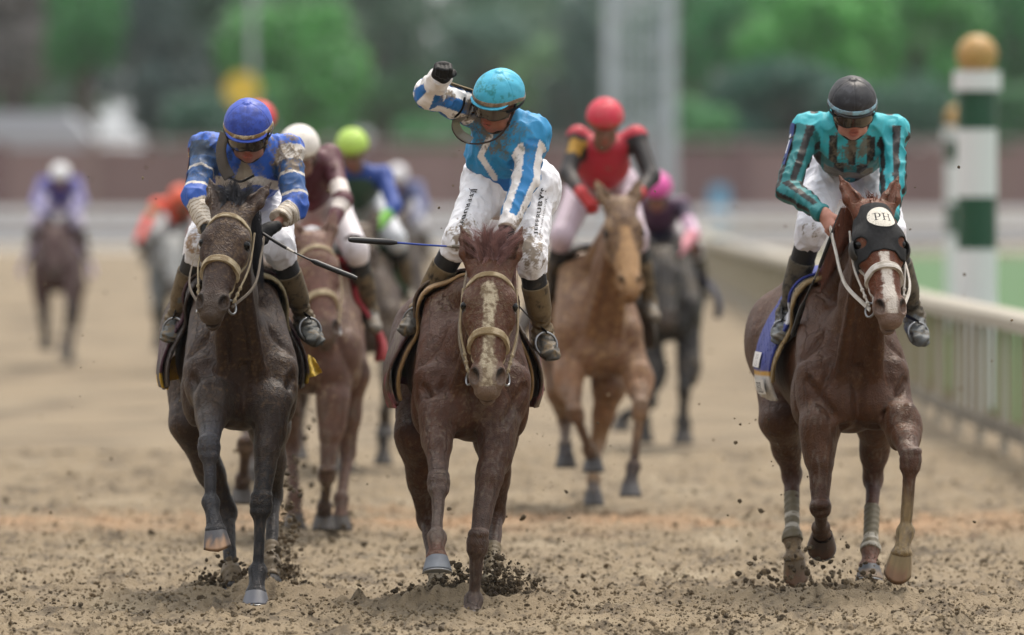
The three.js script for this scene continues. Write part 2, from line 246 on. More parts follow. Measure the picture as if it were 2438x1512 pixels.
function horse(s) {
  const cell = s.cell, fine = !s.far, g = thing('race_horse', s.label, 'horse', s.base, 'horses racing up the dirt track');
  const cy = Math.cos(s.yaw), sy = Math.sin(s.yaw), T = (x, y, z) => [s.cx + x * cy + z * sy, y + (s.rise ?? 0), z * cy - x * sy], TA = [[cy, 0, -sy], [0, 1, 0], [sy, 0, cy]];
  const te = (x, y, z, r, k) => ell(T(x, y, z), r, k, TA);
  const trunk = [te(0, 1.12, -0.28, [0.225, 0.30, 0.33], 0.1), te(0, 1.14, -0.75, [0.27, 0.31, 0.56], 0.1), te(0, 1.2, -1.15, [0.25, 0.27, 0.42], 0.1), te(0, 1.26, -1.5, [0.265, 0.27, 0.36], 0.1),
    cone(T(0, 1.48, -0.4), T(0, 1.43, -1.0), 0.085, 0.1, 0.1), cone(T(0, 1.43, -1.0), T(0, 1.46, -1.5), 0.1, 0.1, 0.1)];
  const body = [...trunk];
  for (const q of [-1, 1]) {
    body.push(fcone(T(q * 0.115, 1.43, -0.46), T(q * 0.175, 1.1, -0.12), 0.092, 0.1, TA[2], 1.35, 0.045));           // shoulder blade
    body.push(te(q * 0.182, 1.04, -0.1, [0.086, 0.135, 0.13], 0.02));                                          // point of the shoulder
    body.push(te(q * 0.09, 0.95, 0.0, [0.1, 0.125, 0.09], 0.014));                                              // breast muscle
    body.push(te(q * 0.205, 0.985, -0.24, [0.075, 0.16, 0.12], 0.03));                                          // triceps
    body.push(te(q * 0.15, 1.22, -1.58, [0.15, 0.24, 0.22], 0.06));
  }
  body.push(cone(T(0, 0.93, -0.1), T(0, 0.96, -0.6), 0.12, 0.12, 0.06));
  const gv = [[T(0, 1.12, 0.07), T(0, 0.84, 0.09), 0.03, 0.02]];                // shallow valleys between the muscles: a, b, depth, width
  for (const q of [-1, 1]) gv.push([T(q * 0.235, 1.06, -0.0), T(q * 0.13, 0.9, 0.09), 0.016, 0.022], [T(q * 0.06, 1.19, 0.05), T(q * 0.2, 1.12, 0.03), 0.012, 0.025], [T(q * 0.1, 1.3, -0.12), T(q * 0.22, 1.16, -0.1), 0.014, 0.03], [T(q * 0.275, 1.2, -0.2), T(q * 0.27, 0.92, -0.14), 0.012, 0.02], [T(q * 0.02, 0.83, 0.06), T(q * 0.19, 0.88, 0.0), 0.014, 0.02]);
  const F = headFrame(s.head), wid = TA[0];
  // neck
  const nk = F.at(0, 0.1, -0.15), base1 = T(0, 1.2, -0.2), mid = lerp(nk, base1, 0.5);
  const crest0 = F.at(0, 0.03, -0.1), crest1 = T(0, 1.47, -0.42);
  const nUp = norm(sub(lerp(crest0, crest1, 0.5), lerp(nk, base1, 0.62)));
  body.push(fcone(nk, mid, 0.074, 0.084, nUp, 1.4, 0.05), fcone(mid, base1, 0.084, 0.125, nUp, 1.5, 0.07), cone(crest0, crest1, 0.045, 0.08, 0.08), cone(F.at(0, 0.16, -0.22), T(0, 1.05, -0.06), 0.045, 0.075, 0.06));
  for (const q of [-1, 1]) body.push(cone(F.at(q * 0.06, 0.2, -0.2), T(q * 0.09, 1.0, 0.0), 0.024, 0.036, 0.05));   // jugular muscles
  const neckOnly = body.slice(-6);
  // legs
  const segs = [];
  s.legs.forEach((l, li) => {
    const [a, b, c, d] = l.j, e = l.j[4], fore = li < 2, w = l.w ?? 1;          // elbow/stifle, knee/hock, fetlock, coronet, [hip]
    const q = li % 2 ? 1 : -1;
    if (fore) {
      const sh = T(q * 0.165, 1.05, -0.16);
      body.push(cone(sh, a, 0.095, 0.09, 0.045), fcone(a, lerp(a, b, 0.45), 0.08 * w, 0.063 * w, [0, 0, 1], 1.2, 0.04), cone(lerp(a, b, 0.4), b, 0.062 * w, 0.039 * w, 0.025));
      const o = norm(sub(lerp(a, b, 0.2), [s.cx, a[1], a[2]]));
      body.push(ell(mad(lerp(a, b, 0.2), [q, 0, 0], 0.03), [0.055, 0.13, 0.07], 0.035), ell(mad(lerp(a, b, 0.15), [-q, 0, 0], 0.035), [0.045, 0.11, 0.06], 0.035));
      const kd = norm(sub(c, b));
      body.push(ell(b, [0.054, 0.058, 0.048], 0.012), ell(mad(b, kd, 0.036), [0.049, 0.028, 0.044], 0.012), ell(mad(b, kd, -0.04), [0.05, 0.028, 0.044], 0.012));
      body.push(cone(mad(b, kd, 0.05), c, 0.031, 0.026, 0.03));
    } else {
      const hip = e ?? T(q * 0.15, 1.2, -1.45);
      body.push(fcone(hip, a, 0.145, 0.1, [0, 0, 1], 1.4, 0.07), fcone(a, lerp(a, b, 0.55), 0.095 * w, 0.062 * w, [0, 0, 1], 1.25, 0.06), cone(lerp(a, b, 0.5), b, 0.066 * w, 0.046 * w, 0.04));
      const kd = norm(sub(c, b));
      body.push(ell(b, [0.047, 0.075, 0.058], 0.02), cone(mad(b, kd, -0.02), add(b, [0, 0.06, -0.07]), 0.036, 0.028, 0.03), cone(lerp(a, b, 0.5), add(b, [0, 0.06, -0.07]), 0.03, 0.02, 0.03));
      body.push(cone(b, c, 0.037, 0.029, 0.02));
    }
    const fd = norm(sub(d, c));
    const bk = norm(cross([1, 0, 0], sub(c, b)));
    body.push(cone(mad(b, bk, bk[2] > 0 ? -0.03 : 0.03), mad(c, bk, bk[2] > 0 ? -0.028 : 0.028), 0.016, 0.018, 0.02));      // tendons
    body.push(ell(c, [0.045, 0.042, 0.042], 0.014), cone(mad(c, [0, 0, -1], 0.022), mad(c, fd, 0.03), 0.03, 0.03, 0.02), cone(c, d, 0.033, 0.041, 0.025), ell(d, [0.05, 0.022, 0.05], 0.02));
    segs.push([a, b], [b, c], [c, d]);
  });
  const [hp, hc] = headPrims(F), ears = [earPrims(F, -1, s.head.ears[0]), earPrims(F, 1, s.head.ears[1])];
  for (const [p, c] of ears) { hp.push(...p); hc.push(...c); }
  // coat colour: base, points, mud with a grain of its own
  const coat = C(s.coat), dark = C(s.points ?? s.coat), mudc = C(s.mud ?? 0x85745c), blaze = s.blaze, ms = s.mudAmount ?? 0.5, ph = s.phase ?? 0;
  const legCols = s.legs.map((l) => l.cols && l.cols.map(C));
  const color = (p, over, ow = 0) => {
    const x = p[0] * 1 + ph, y = p[1], z = p[2];
    let c = Array.isArray(over) ? mixc(coat, over, typeof ow === 'number' ? ow : 0) : coat, v = 1 + 0.16 * fbm(x * 4, y * 4, z * 4, 2) + 0.16 * N3(x * 55, y * 18, z * 55);
    let best = 1e9, bi = -1, bt = 0;
    for (let i = 0; i < segs.length; i++) { const [a, b] = segs[i], d = sub(b, a), t = cl(dot(sub(p, a), d) / dot(d, d)), e = len(sub(p, mad(a, d, t))); if (e < best) { best = e; bi = i; bt = t; } }
    const wob = 0.12 * N3(x * 30, y * 14, z * 30);
    if (best < 0.13) {
      const li = Math.floor(bi / 3), sg = bi % 3, cols = legCols[li] ?? [coat, dark, dark, dark];
      const u = sg + bt + wob;                                                    // 0 elbow, 1 knee, 2 fetlock, 3 coronet
      c = u < 1 ? mixc(cols[0], cols[1], sst(0.35, 0.9, u)) : u < 2 ? mixc(cols[1], cols[2], sst(1.15, 1.9, u)) : mixc(cols[2], cols[3], sst(2.1, 2.8, u));
      c = mul(mixc(coat, c, sst(0.13, 0.1, best)), 1 + 0.3 * N3(x * 60, y * 11, z * 60)); c = mixc(c, C(s.legDust ?? 0x6a5f54), 0.5 * sst(0.12, 0.5, N3(x * 95, y * 10, z * 95) + 0.5 * N3(x * 9, y * 7, z * 9)) * sst(0.13, 0.09, best));
    }
    c = mul(c, v);
    const m1 = fbm(x * 3.1 + 9, y * 3.1, z * 3.1 + 4, 3), m2 = fbm(x * 34, y * 34, z * 34, 2), m3 = N3(x * 70, y * 70, z * 70) + 0.6 * N3(x * 150, y * 150, z * 150);
    let m = sst(0.05, 0.42, m1 * 0.6 + m2 * 0.45 + m3 * 0.6 + (ms - 0.5) * 0.7);
    if (bi >= 0 && best < 0.1) m *= 0.45;
    return mixc(mul(c, 1 + 0.35 * m2), mul(mudc, 0.75 + 0.7 * m3), cl(m * (0.45 + 0.6 * ms)));
  };
  const headColor = (p, n) => {
    const d = sub(p, F.o), sS = dot(d, F.S) / F.sc, aA = dot(d, F.A) / F.sc, nN = dot(d, F.N) / F.sc; let c = s.head.coat ? color(p, C(s.head.coat), 0.9 * sst(-0.22, -0.13, nN)) : color(p);
    const w = 0.01 * N3(p[0] * 50 + ph, p[1] * 30, p[2] * 40) + 0.008 * N3(p[0] * 130, p[1] * 70, p[2] * 90);
    if (blaze) { const bw = blaze.w(aA) + w; if (nN > -0.075 && aA > blaze.a0 && aA < blaze.a1 && bw > 0.004) { const mu = sst(-0.05, 0.35, fbm(p[0] * 40, p[1] * 40, p[2] * 40, 2) + blaze.mud); c = mixc(c, mixc(C(blaze.col), C(blaze.mudCol ?? 0x8d7d62), mu), sst(bw + 0.008, bw - 0.008, Math.abs(sS - (blaze.off ?? 0)))); } }
    if (aA > 0.47) { const k = sst(0.47, 0.56, aA + 2 * w), mz = C(s.head.muzzle ?? 0x6a5d54); c = mixc(c, mul(mz, 0.9 + 0.3 * fbm(p[0] * 30, p[1] * 30, p[2] * 30, 2)), k * 0.7 * (blaze && Math.abs(sS) < 0.022 && aA < blaze.a1 ? 0.25 : 1)); }
    const nd = Math.min(...[-1, 1].map((q) => len([sS - q * 0.062, (aA - 0.556) * 0.6, (nN + 0.012) * 0.8]))); if (nd < 0.032) c = mixc(c, C(0x150e0c), sst(0.03, 0.021, nd) * 0.95);
    const ed = Math.min(...[-1, 1].map((q) => len([sS - q * 0.103, aA - 0.222, nN + 0.042]))); c = mixc(c, C(0x1a1310), sst(0.04, 0.024, ed) * 0.9);
    return c;
  };
  const all = s.legs.flatMap((l) => l.j), [lo, hi] = bounds([...all, T(0, 1.5, -1.8), T(0.3, 1, 0.1), T(-0.3, 1, 0.1), T(0.3, 1.2, -1.8), T(-0.3, 1.2, -1.8), F.at(0, 0.15, -0.1)], 0.12);
  const vs = gv.map(([a, b, dp, w]) => { const d = sub(b, a); return [...a, ...d, dot(d, d), dp, 1 / (w * w), w * 2.6]; });
  const valley = (x, y, z) => { let r = 0; for (const v of vs) { const px = x - v[0], py = y - v[1], pz = z - v[2]; let t = (px * v[3] + py * v[4] + pz * v[5]) / v[6]; const e = t < 0 ? -t : t > 1 ? t - 1 : 0; t = cl(t); const a = px - t * v[3], b = py - t * v[4], c = pz - t * v[5], d2 = a * a + b * b + c * c; if (d2 < v[9] * v[9]) r += 1.35 * v[7] * Math.exp(-d2 * v[8]) * (1 - Math.min(1, e)); } return r; };
  const disp = fine ? (x, y, z) => valley(x, y, z) + 0.006 * N3(x * 8 + ph, y * 6, z * 8) + 0.0018 * N3(x * 26, y * 26 + ph, z * 26) : null;
  for (const [i, l] of s.legs.entries()) { const [a, b, c] = l.j, q = i % 2 ? 1 : -1; for (const e of [-1, 1]) gv.push([add(lerp(b, c, 0.25), [e * 0.03, 0, -0.012]), add(lerp(b, c, 0.85), [e * 0.028, 0, -0.012]), 0.007, 0.008], [add(lerp(b, c, -0.12), [e * 0.045, 0, 0.03]), add(lerp(b, c, 0.12), [e * 0.04, 0, 0.03]), 0.006, 0.01]); if (i < 2) { gv.push([add(lerp(a, b, 0.02), [-q * 0.005, 0, 0.09]), add(lerp(a, b, 0.75), [-q * 0.01, 0, 0.06]), 0.012, 0.014], [add(lerp(a, b, 0.25), [q * 0.05, 0, 0.06]), add(lerp(a, b, 0.85), [q * 0.03, 0, 0.045]), 0.008, 0.012]); } else gv.push([add(lerp(a, b, 0.1), [q * 0.06, 0, 0.06]), add(lerp(a, b, 0.8), [q * 0.03, 0, 0.03]), 0.01, 0.016]); }
  const bodyGeo = mesh(body, lo, hi, cell, { disp, color: (p) => color(p), uv: 2.2 });
  const hf = field([...hp, ...hc]);
  const [hlo, hhi] = bounds([F.at(-0.13, 0, 0), F.at(0.13, 0, 0), F.at(-0.1, 0.66, -0.1), F.at(0.1, 0.66, -0.1), F.at(0, 0.2, -0.24), F.at(-0.15, -0.2, 0), F.at(0.15, -0.2, 0)], 0.06);
  const headGeo = mesh([...hp, ...neckOnly.map((p) => ({ ...p })), clip((x, y, z) => -0.22 * F.sc - dot(sub([x, y, z], F.o), F.N)), ...hc], hlo, hhi, s.headCell ?? cell * 0.6, { color: headColor, disp: fine ? (x, y, z) => 0.002 * fbm(x * 22 + ph, y * 14, z * 22, 2) : null, uv: 2.2 });
  part('body', mergeGeometries([bodyGeo, headGeo]), hideMat, g);
  // eyes
  for (const q of [-1, 1]) part('eye', ball(F.at(q * 0.099, 0.222, -0.033), 0.025 * F.sc), eyeMat, g);
  // hooves
  s.legs.forEach((l) => { const c = l.j[3], dn = l.hd ?? [0, -1, 0.1], fw = l.hf ?? [0, 0, 1], top_ = C(l.hoof?.[0] ?? 0x55555a), bot = C(l.hoof?.[1] ?? 0x55555a);
    if (l.noHoof) return;
    const h = part('hoof', hoofGeo(c, dn, fw, l.hh ?? 0.088, 0.049, l.hr ?? 0.069, (t, a, q) => { const st = 0.5 + 0.8 * N3(Math.cos(a) * 5 + ph, Math.sin(a) * 5, t * 0.8) + 0.4 * N3(Math.cos(a) * 14, Math.sin(a) * 14, t * 2 + ph), w = sst(0.25, 0.7, t + 0.35 * N3(q[0] * 40, q[1] * 12, q[2] * 40)); return mul(mixc(top_, bot, w * (Math.cos(a - (l.patch ?? 0)) > 0.55 ? 1 : 0.25)), 0.75 + 0.4 * st); }), hornMat, g);
    if (fine && !l.hh) { const d = norm(dn), f = norm(sub(fw, mul(d, dot(fw, d)))), sd = cross(d, f), pts = []; for (let i = 0; i <= 24; i++) { const a = -2.5 + 5 * i / 24; pts.push(mad(c, d, 0.09 * (Math.cos(a) > 0 ? 1 : 1 + 0.3 * Math.cos(a)), f, 0.034 + 0.066 * Math.cos(a), sd, 0.066 * Math.sin(a))); } part('horseshoe', tube(pts, 0.005, 5), steelMat, h); }
  });
  // leg wraps
  s.legs.forEach((l) => { if (!l.wrap) return; const [t0, t1] = l.wrap.t, b = l.j[1], c = l.j[2], d = l.j[3], a0 = lerp(b, c, t0), a1 = t1 > 1 ? lerp(c, d, t1 - 1) : lerp(b, c, t1), ax = norm(sub(c, b));
    const P = [cone(a0, lerp(b, c, Math.min(t1, 0.9)), 0.039, 0.036, 0.02), ...(t1 > 0.9 ? [ell(c, [0.051, 0.052, 0.05], 0.03), cone(c, a1, 0.042, 0.044, 0.02)] : [])], L = len(sub(c, b));
    const [l0, h0] = bounds([a0, c, a1], 0.07), cw = C(l.wrap.col), cb = C(l.wrap.band ?? 0xb9b3a4);
    part('leg_wrap', mesh([...P, clip((x, y, z) => dot(sub(a0, [x, y, z]), ax)), clip((x, y, z) => dot(sub([x, y, z], a1), norm(sub(d, c))))], l0, h0, fine ? 0.0065 : 0.014, { disp: fine ? (x, y, z) => 0.0011 * Math.sin((dot(sub([x, y, z], a0), ax) * 1 + 0.35 * (x - a0[0]) + 0.3 * (z - a0[2])) * 150 + 1.5 * N3(x * 20, y * 20, z * 20)) : null,
      color: (p) => { const u = dot(sub(p, a0), ax) / L, k = (l.wrap.bands ?? []).some(([q, r]) => u > q && u < r) && N3(p[0] * 60, p[1] * 60, p[2] * 60) > -0.45; return mul(k ? cb : cw, 0.85 + 0.35 * fbm(p[0] * 30, p[1] * 30, p[2] * 30, 2)); } }), clothMat, g); });
  // forelock and mane
  const hair = s.hair;
  if (hair) { const list = [], nl = hair.locks ?? 26; for (let l = 0; l < nl; l++) { const u0 = rr(-1, 1), root = F.at(u0 * 0.042, rr(-0.05, 0.05), rr(-0.1, 0.0)), d = norm(mad([0, 0, 0], F.S, u0 * hair.spread + rr(-0.35, 0.35) + (hair.lean ?? 0), F.A, -1 + rr(-0.2, 0.5), F.N, rr(-0.4, 0.5))), k = norm(mad([0, 0, 0], F.S, rr(-1, 1) + (hair.blow ?? 0), F.A, hair.droop * rr(-0.2, 1.4), F.N, rr(0, 1))), L = hair.len * rr(0.55, 1.15), tip = mad(root, d, L * 0.85, k, L * 0.5), md = mad(root, d, L * 0.55, k, L * 0.1);
      for (let i = 0; i < hair.n / nl; i++) { const j = () => [rr(-1, 1), rr(-1, 1), rr(-1, 1)], r = mad(root, j(), 0.016), a = rr(0.8, 1.12), m = mad(lerp(r, md, a), j(), 0.012), t = mad(lerp(r, tip, a), j(), 0.022); list.push(curve([r, lerp(r, m, 0.5), m, t], 5)); } }
    part('forelock', strands(list, hair.r ?? 0.0028, hair.col), vc({ roughness: 0.6 }), g);
    const ml = []; for (let i = 0; i < Math.max(500, hair.n * 0.5); i++) { const t = rr(0.02, 0.95), r = mad(lerp(crest0, crest1, t), nUp, mixn(0.05, 0.08, t)), sd = (hair.side ?? -1); ml.push([r, mad(r, [sd, 0.55, 0], rr(0.03, 0.06)), mad(r, [sd, 0.1, -0.2], rr(0.08, 0.13)), mad(r, [sd * 0.7, -0.8, -0.3], rr(0.12, 0.2))]); }
    part('mane', strands(ml, hair.r ?? 0.0028, hair.mane ?? hair.col), vc({ roughness: 0.65 }), g);
  }
  // bridle
  if (s.bridle) { const b = s.bridle, bm = leatherOf(b.col, b.mud ?? 0x7d6d55), hd = field([...hp.slice(0, -6)]), arcP = (a, R, th0, th1, n, tilt = 0) => Array.from({ length: n + 1 }, (_, i) => { const t = mixn(th0, th1, i / n); return F.at(R * Math.sin(t), a + tilt * (1 - Math.cos(t)), -0.07 + R * Math.cos(t)); });
    const br = part('bridle', strapOn(hd, arcP(0.085, 0.14, -1.75, 1.75, 30, 0.035), 0.023, 0.006), bm, g);
    part('noseband', mergeGeometries([strapOn(hd, arcP(b.nose ?? 0.37, 0.12, -2.0, 2.0, 30, 0.035), 0.03, 0.009), strapOn(hd, arcP((b.nose ?? 0.37) + 0.014, 0.12, -1.9, 1.9, 30, 0.04), 0.012, 0.015)]), bm, br);
    for (const q of [-1, 1]) {
      part('cheek_strap', mergeGeometries([strapOn(hd, curve([F.at(q * 0.14, 0.125, -0.1), F.at(q * 0.13, 0.25, -0.125), F.at(q * 0.1, 0.4, -0.11), F.at(q * 0.085, 0.5, -0.1)], 20), 0.017, 0.007),
        tube(curve([F.at(q * 0.116, 0.11, -0.09), F.at(q * 0.122, 0.3, -0.1), F.at(q * 0.1, 0.42, -0.1), F.at(q * 0.082, 0.505, -0.1)], 16), 0.0055, 6)]), bm, br);
      const bit = F.at(q * 0.078, 0.525, -0.105);
      part('bit_ring', ring(bit, mad(F.S, F.N, q * 0.5), 0.033 * F.sc, 0.0055), steelMat, br);
      part('keeper', mergeGeometries([0.42, 0.455, 0.49].map((a) => ball(F.at(q * (0.125 - (a - 0.3) * 0.2), a, -0.1), 0.009, [1.1, 1.2, 1]))), bm, br);
      const end = s.hands?.[q < 0 ? 0 : 1]; if (end) part('rein', strap(...(() => { const pts = curve([bit, mad(lerp(bit, end, 0.35), [q, 0, 0], 0.05, [0, -1, 0], 0.02), mad(lerp(bit, end, 0.7), [q, 0, 0], 0.03), end], 24); return [pts, pts.map(() => [q, 0.2, 0.4])]; })(), b.rein ?? 0.02, 0.005), b.reinCol ? leatherOf(b.reinCol, 0x5d5040) : bm, br);
    }
  }
  // saddle, pad and cloth: layers draped over the trunk
  const tf = trunk.concat(body.slice(6, 16)), inv = (x, y, z) => { const dx = x - s.cx; return [dx * cy - z * sy, y - (s.rise ?? 0), dx * sy + z * cy]; };
  for (const l of s.layers ?? []) {
    const [z0, z1] = l.z, flare = l.flare ?? 0.05, clf = (x, y, z) => { const q = inv(x, y, z), side = q[0] < 0 ? 0 : 1, yb = (Array.isArray(l.y) ? l.y[side] : l.y) + 0.03 * N3(q[2] * 6 + ph, side, 3); const slope = (l.slope ?? 0) * (1.45 - q[1]); return Math.max(q[2] - z1 + slope - 0.02 * N3(q[1] * 5, side, ph), z0 - q[2], yb - q[1], 0.95 - q[1]); };
    const [l0, h0] = bounds([T(-0.42, l.yLo ?? 0.95, z0), T(0.42, l.yLo ?? 0.95, z0), T(0.42, 1.65, z1), T(-0.42, 1.65, z1), T(0.42, 1, z0), T(-0.42, 1.6, z1)], 0.05), cols = l.color;
    part(l.name, mesh([...tf, clip(clf)], l0, h0, l.cell ?? (fine ? 0.0115 : 0.026), { shell: l.off, shellFn: (x, y, z) => { const q = inv(x, y, z), lo = sst(1.35, 1.0, q[1]); return l.off + lo * flare + (l.fold ?? 0.012) * lo * N3(q[2] * 9 + ph * 3, q[1] * 3, l.off * 50); }, color: (p) => cols(inv(...p), p) }), clothMat, g, l.label);
  }
  for (const q of s.stirrups ?? []) { part('stirrup_iron', ring(q, [0.55 * Math.sign(q[0]), 0.25, 1], 0.058, 0.006, 24), steelMat, g); const p = curve([add(q, [0, 0.058, 0]), lerp(add(q, [0, 0.06, 0]), T(Math.sign(q[0]) * 0.26, 1.42, -0.7), 0.5), T(Math.sign(q[0]) * 0.24, 1.46, -0.72)], 12); part('stirrup_leather', strap(p, p.map(() => [Math.sign(q[0]), 0.1, 0.4]), 0.025, 0.004), blackMat, g); }
  for (const fl of s.flaps ?? []) { const [a, b, c, d] = fl.p, n = 14, pos = [], cs = [], idx = []; for (const side of [0, 1]) for (let j = 0; j <= n; j++) for (let i = 0; i <= n; i++) { const u = i / n, v = j / n, p = lerp(lerp(a, b, u), lerp(d, c, u), v), w = 0.02 * Math.sin(u * 7 + v * 2 + ph) * (0.3 + v) + 0.01 * N3(u * 5 + ph, v * 5, 1); pos.push(p[0] + 0.3 * w, p[1] + 0.006 * N3(u * 4, v * 9, ph), p[2] + w - side * 0.004); cs.push(...fl.color(u, v, p)); }
    const m1 = (n + 1) * (n + 1); for (let j = 0; j < n; j++) for (let i = 0; i < n; i++) { const o = j * (n + 1) + i; idx.push(o, o + n + 1, o + n + 2, o, o + n + 2, o + 1, m1 + o, m1 + o + n + 2, m1 + o + n + 1, m1 + o, m1 + o + 1, m1 + o + n + 2); }
    const gg = new THREE.BufferGeometry(); gg.setAttribute('position', new THREE.Float32BufferAttribute(pos, 3)); gg.setAttribute('color', new THREE.Float32BufferAttribute(cs, 3)); gg.setAttribute('uv', new THREE.Float32BufferAttribute(pos.filter((_, i) => i % 3 < 2).map((v) => v * 4), 2)); gg.setIndex(idx); gg.computeVertexNormals(); part('cloth_corner', gg, clothMat, g, fl.label); }
  return { g, F, T, hf, inv, tf: field(tf) };
}
const leatherCache = {};
function leatherOf(col, mud) { return leatherCache[col + '_' + mud] ??= mat({ color: 0xffffff, roughness: 0.6, map: splat(col, mud), bumpMap: mudGrain, bumpScale: 0.002 }); }
function splat(a, b) { const A = new THREE.Color(a), Bc = new THREE.Color(b), d = new Uint8Array(64 * 64 * 4), A2 = A.clone().convertLinearToSRGB(), B2 = Bc.clone().convertLinearToSRGB();
  for (let j = 0; j < 64; j++) for (let i = 0; i < 64; i++) { const m = sst(-0.15, 0.3, fbm(i * 0.05, j * 0.12, a % 97, 3)), o = (j * 64 + i) * 4; for (let k = 0; k < 3; k++) d[o + k] = 255 * mixn(A2.toArray()[k], B2.toArray()[k], m); d[o + 3] = 255; }
  const t = new THREE.DataTexture(d, 64, 64); t.wrapS = t.wrapT = THREE.RepeatWrapping; t.magFilter = THREE.LinearFilter; t.colorSpace = THREE.SRGBColorSpace; t.needsUpdate = true; return t; }
// ------------------------------------------------------------------ jockeys
function axesOf(yaw, pitch, roll) { const e = new THREE.Matrix4().makeRotationFromEuler(new THREE.Euler(pitch, yaw, roll, 'YXZ')).elements; return [[e[0], e[1], e[2]], [e[4], e[5], e[6]], [e[8], e[9], e[10]]]; }
function handPrims(w, D, palm, thumb, curl, r = 1) {          // wrist, towards the knuckles, palm side, thumb side
  D = norm(D); palm = norm(sub(palm, mul(D, dot(palm, D)))); thumb = norm(sub(sub(thumb, mul(D, dot(thumb, D))), mul(palm, dot(thumb, palm)))); const P = [], k = 0.008;
  P.push(fcone(mad(w, D, 0.0), mad(w, D, 0.075), 0.02 * r, 0.018 * r, thumb, 1.75, 0.02), cone(mad(w, D, -0.03), mad(w, D, 0.01), 0.025 * r, 0.024 * r, 0.02));
  [[0.029, 1], [0.0098, 1.1], [-0.0098, 1.03], [-0.028, 0.82]].forEach(([o, L], i) => { let p = mad(w, D, 0.08, thumb, o), a = 0; for (let sI = 0; sI < 3; sI++) { a += curl * [1.25, 1.55, 1.0][sI]; const d = add(mul(D, Math.cos(a)), mul(palm, Math.sin(a))), q = mad(p, d, [0.044, 0.028, 0.021][sI] * L); P.push(cone(p, q, (0.0102 - sI * 0.0008) * r, (0.0094 - sI * 0.0008) * r, k * 0.4)); p = q; } });
  const t0 = mad(w, D, 0.025, thumb, 0.026, palm, 0.008), t1 = mad(t0, D, 0.03, thumb, 0.022, palm, 0.016), t2 = mad(t1, D, 0.026 - 0.012 * curl, palm, 0.014 + 0.012 * curl, thumb, 0.004 - 0.016 * curl);
  P.push(cone(t0, t1, 0.015 * r, 0.0125 * r, 0.014), cone(t1, t2, 0.012 * r, 0.0095 * r, 0.006));
  return P;
}
const bone = (p, a, b) => { const d = sub(b, a), t = cl(dot(sub(p, a), d) / dot(d, d)); return [t, len(sub(p, mad(a, d, t)))]; };
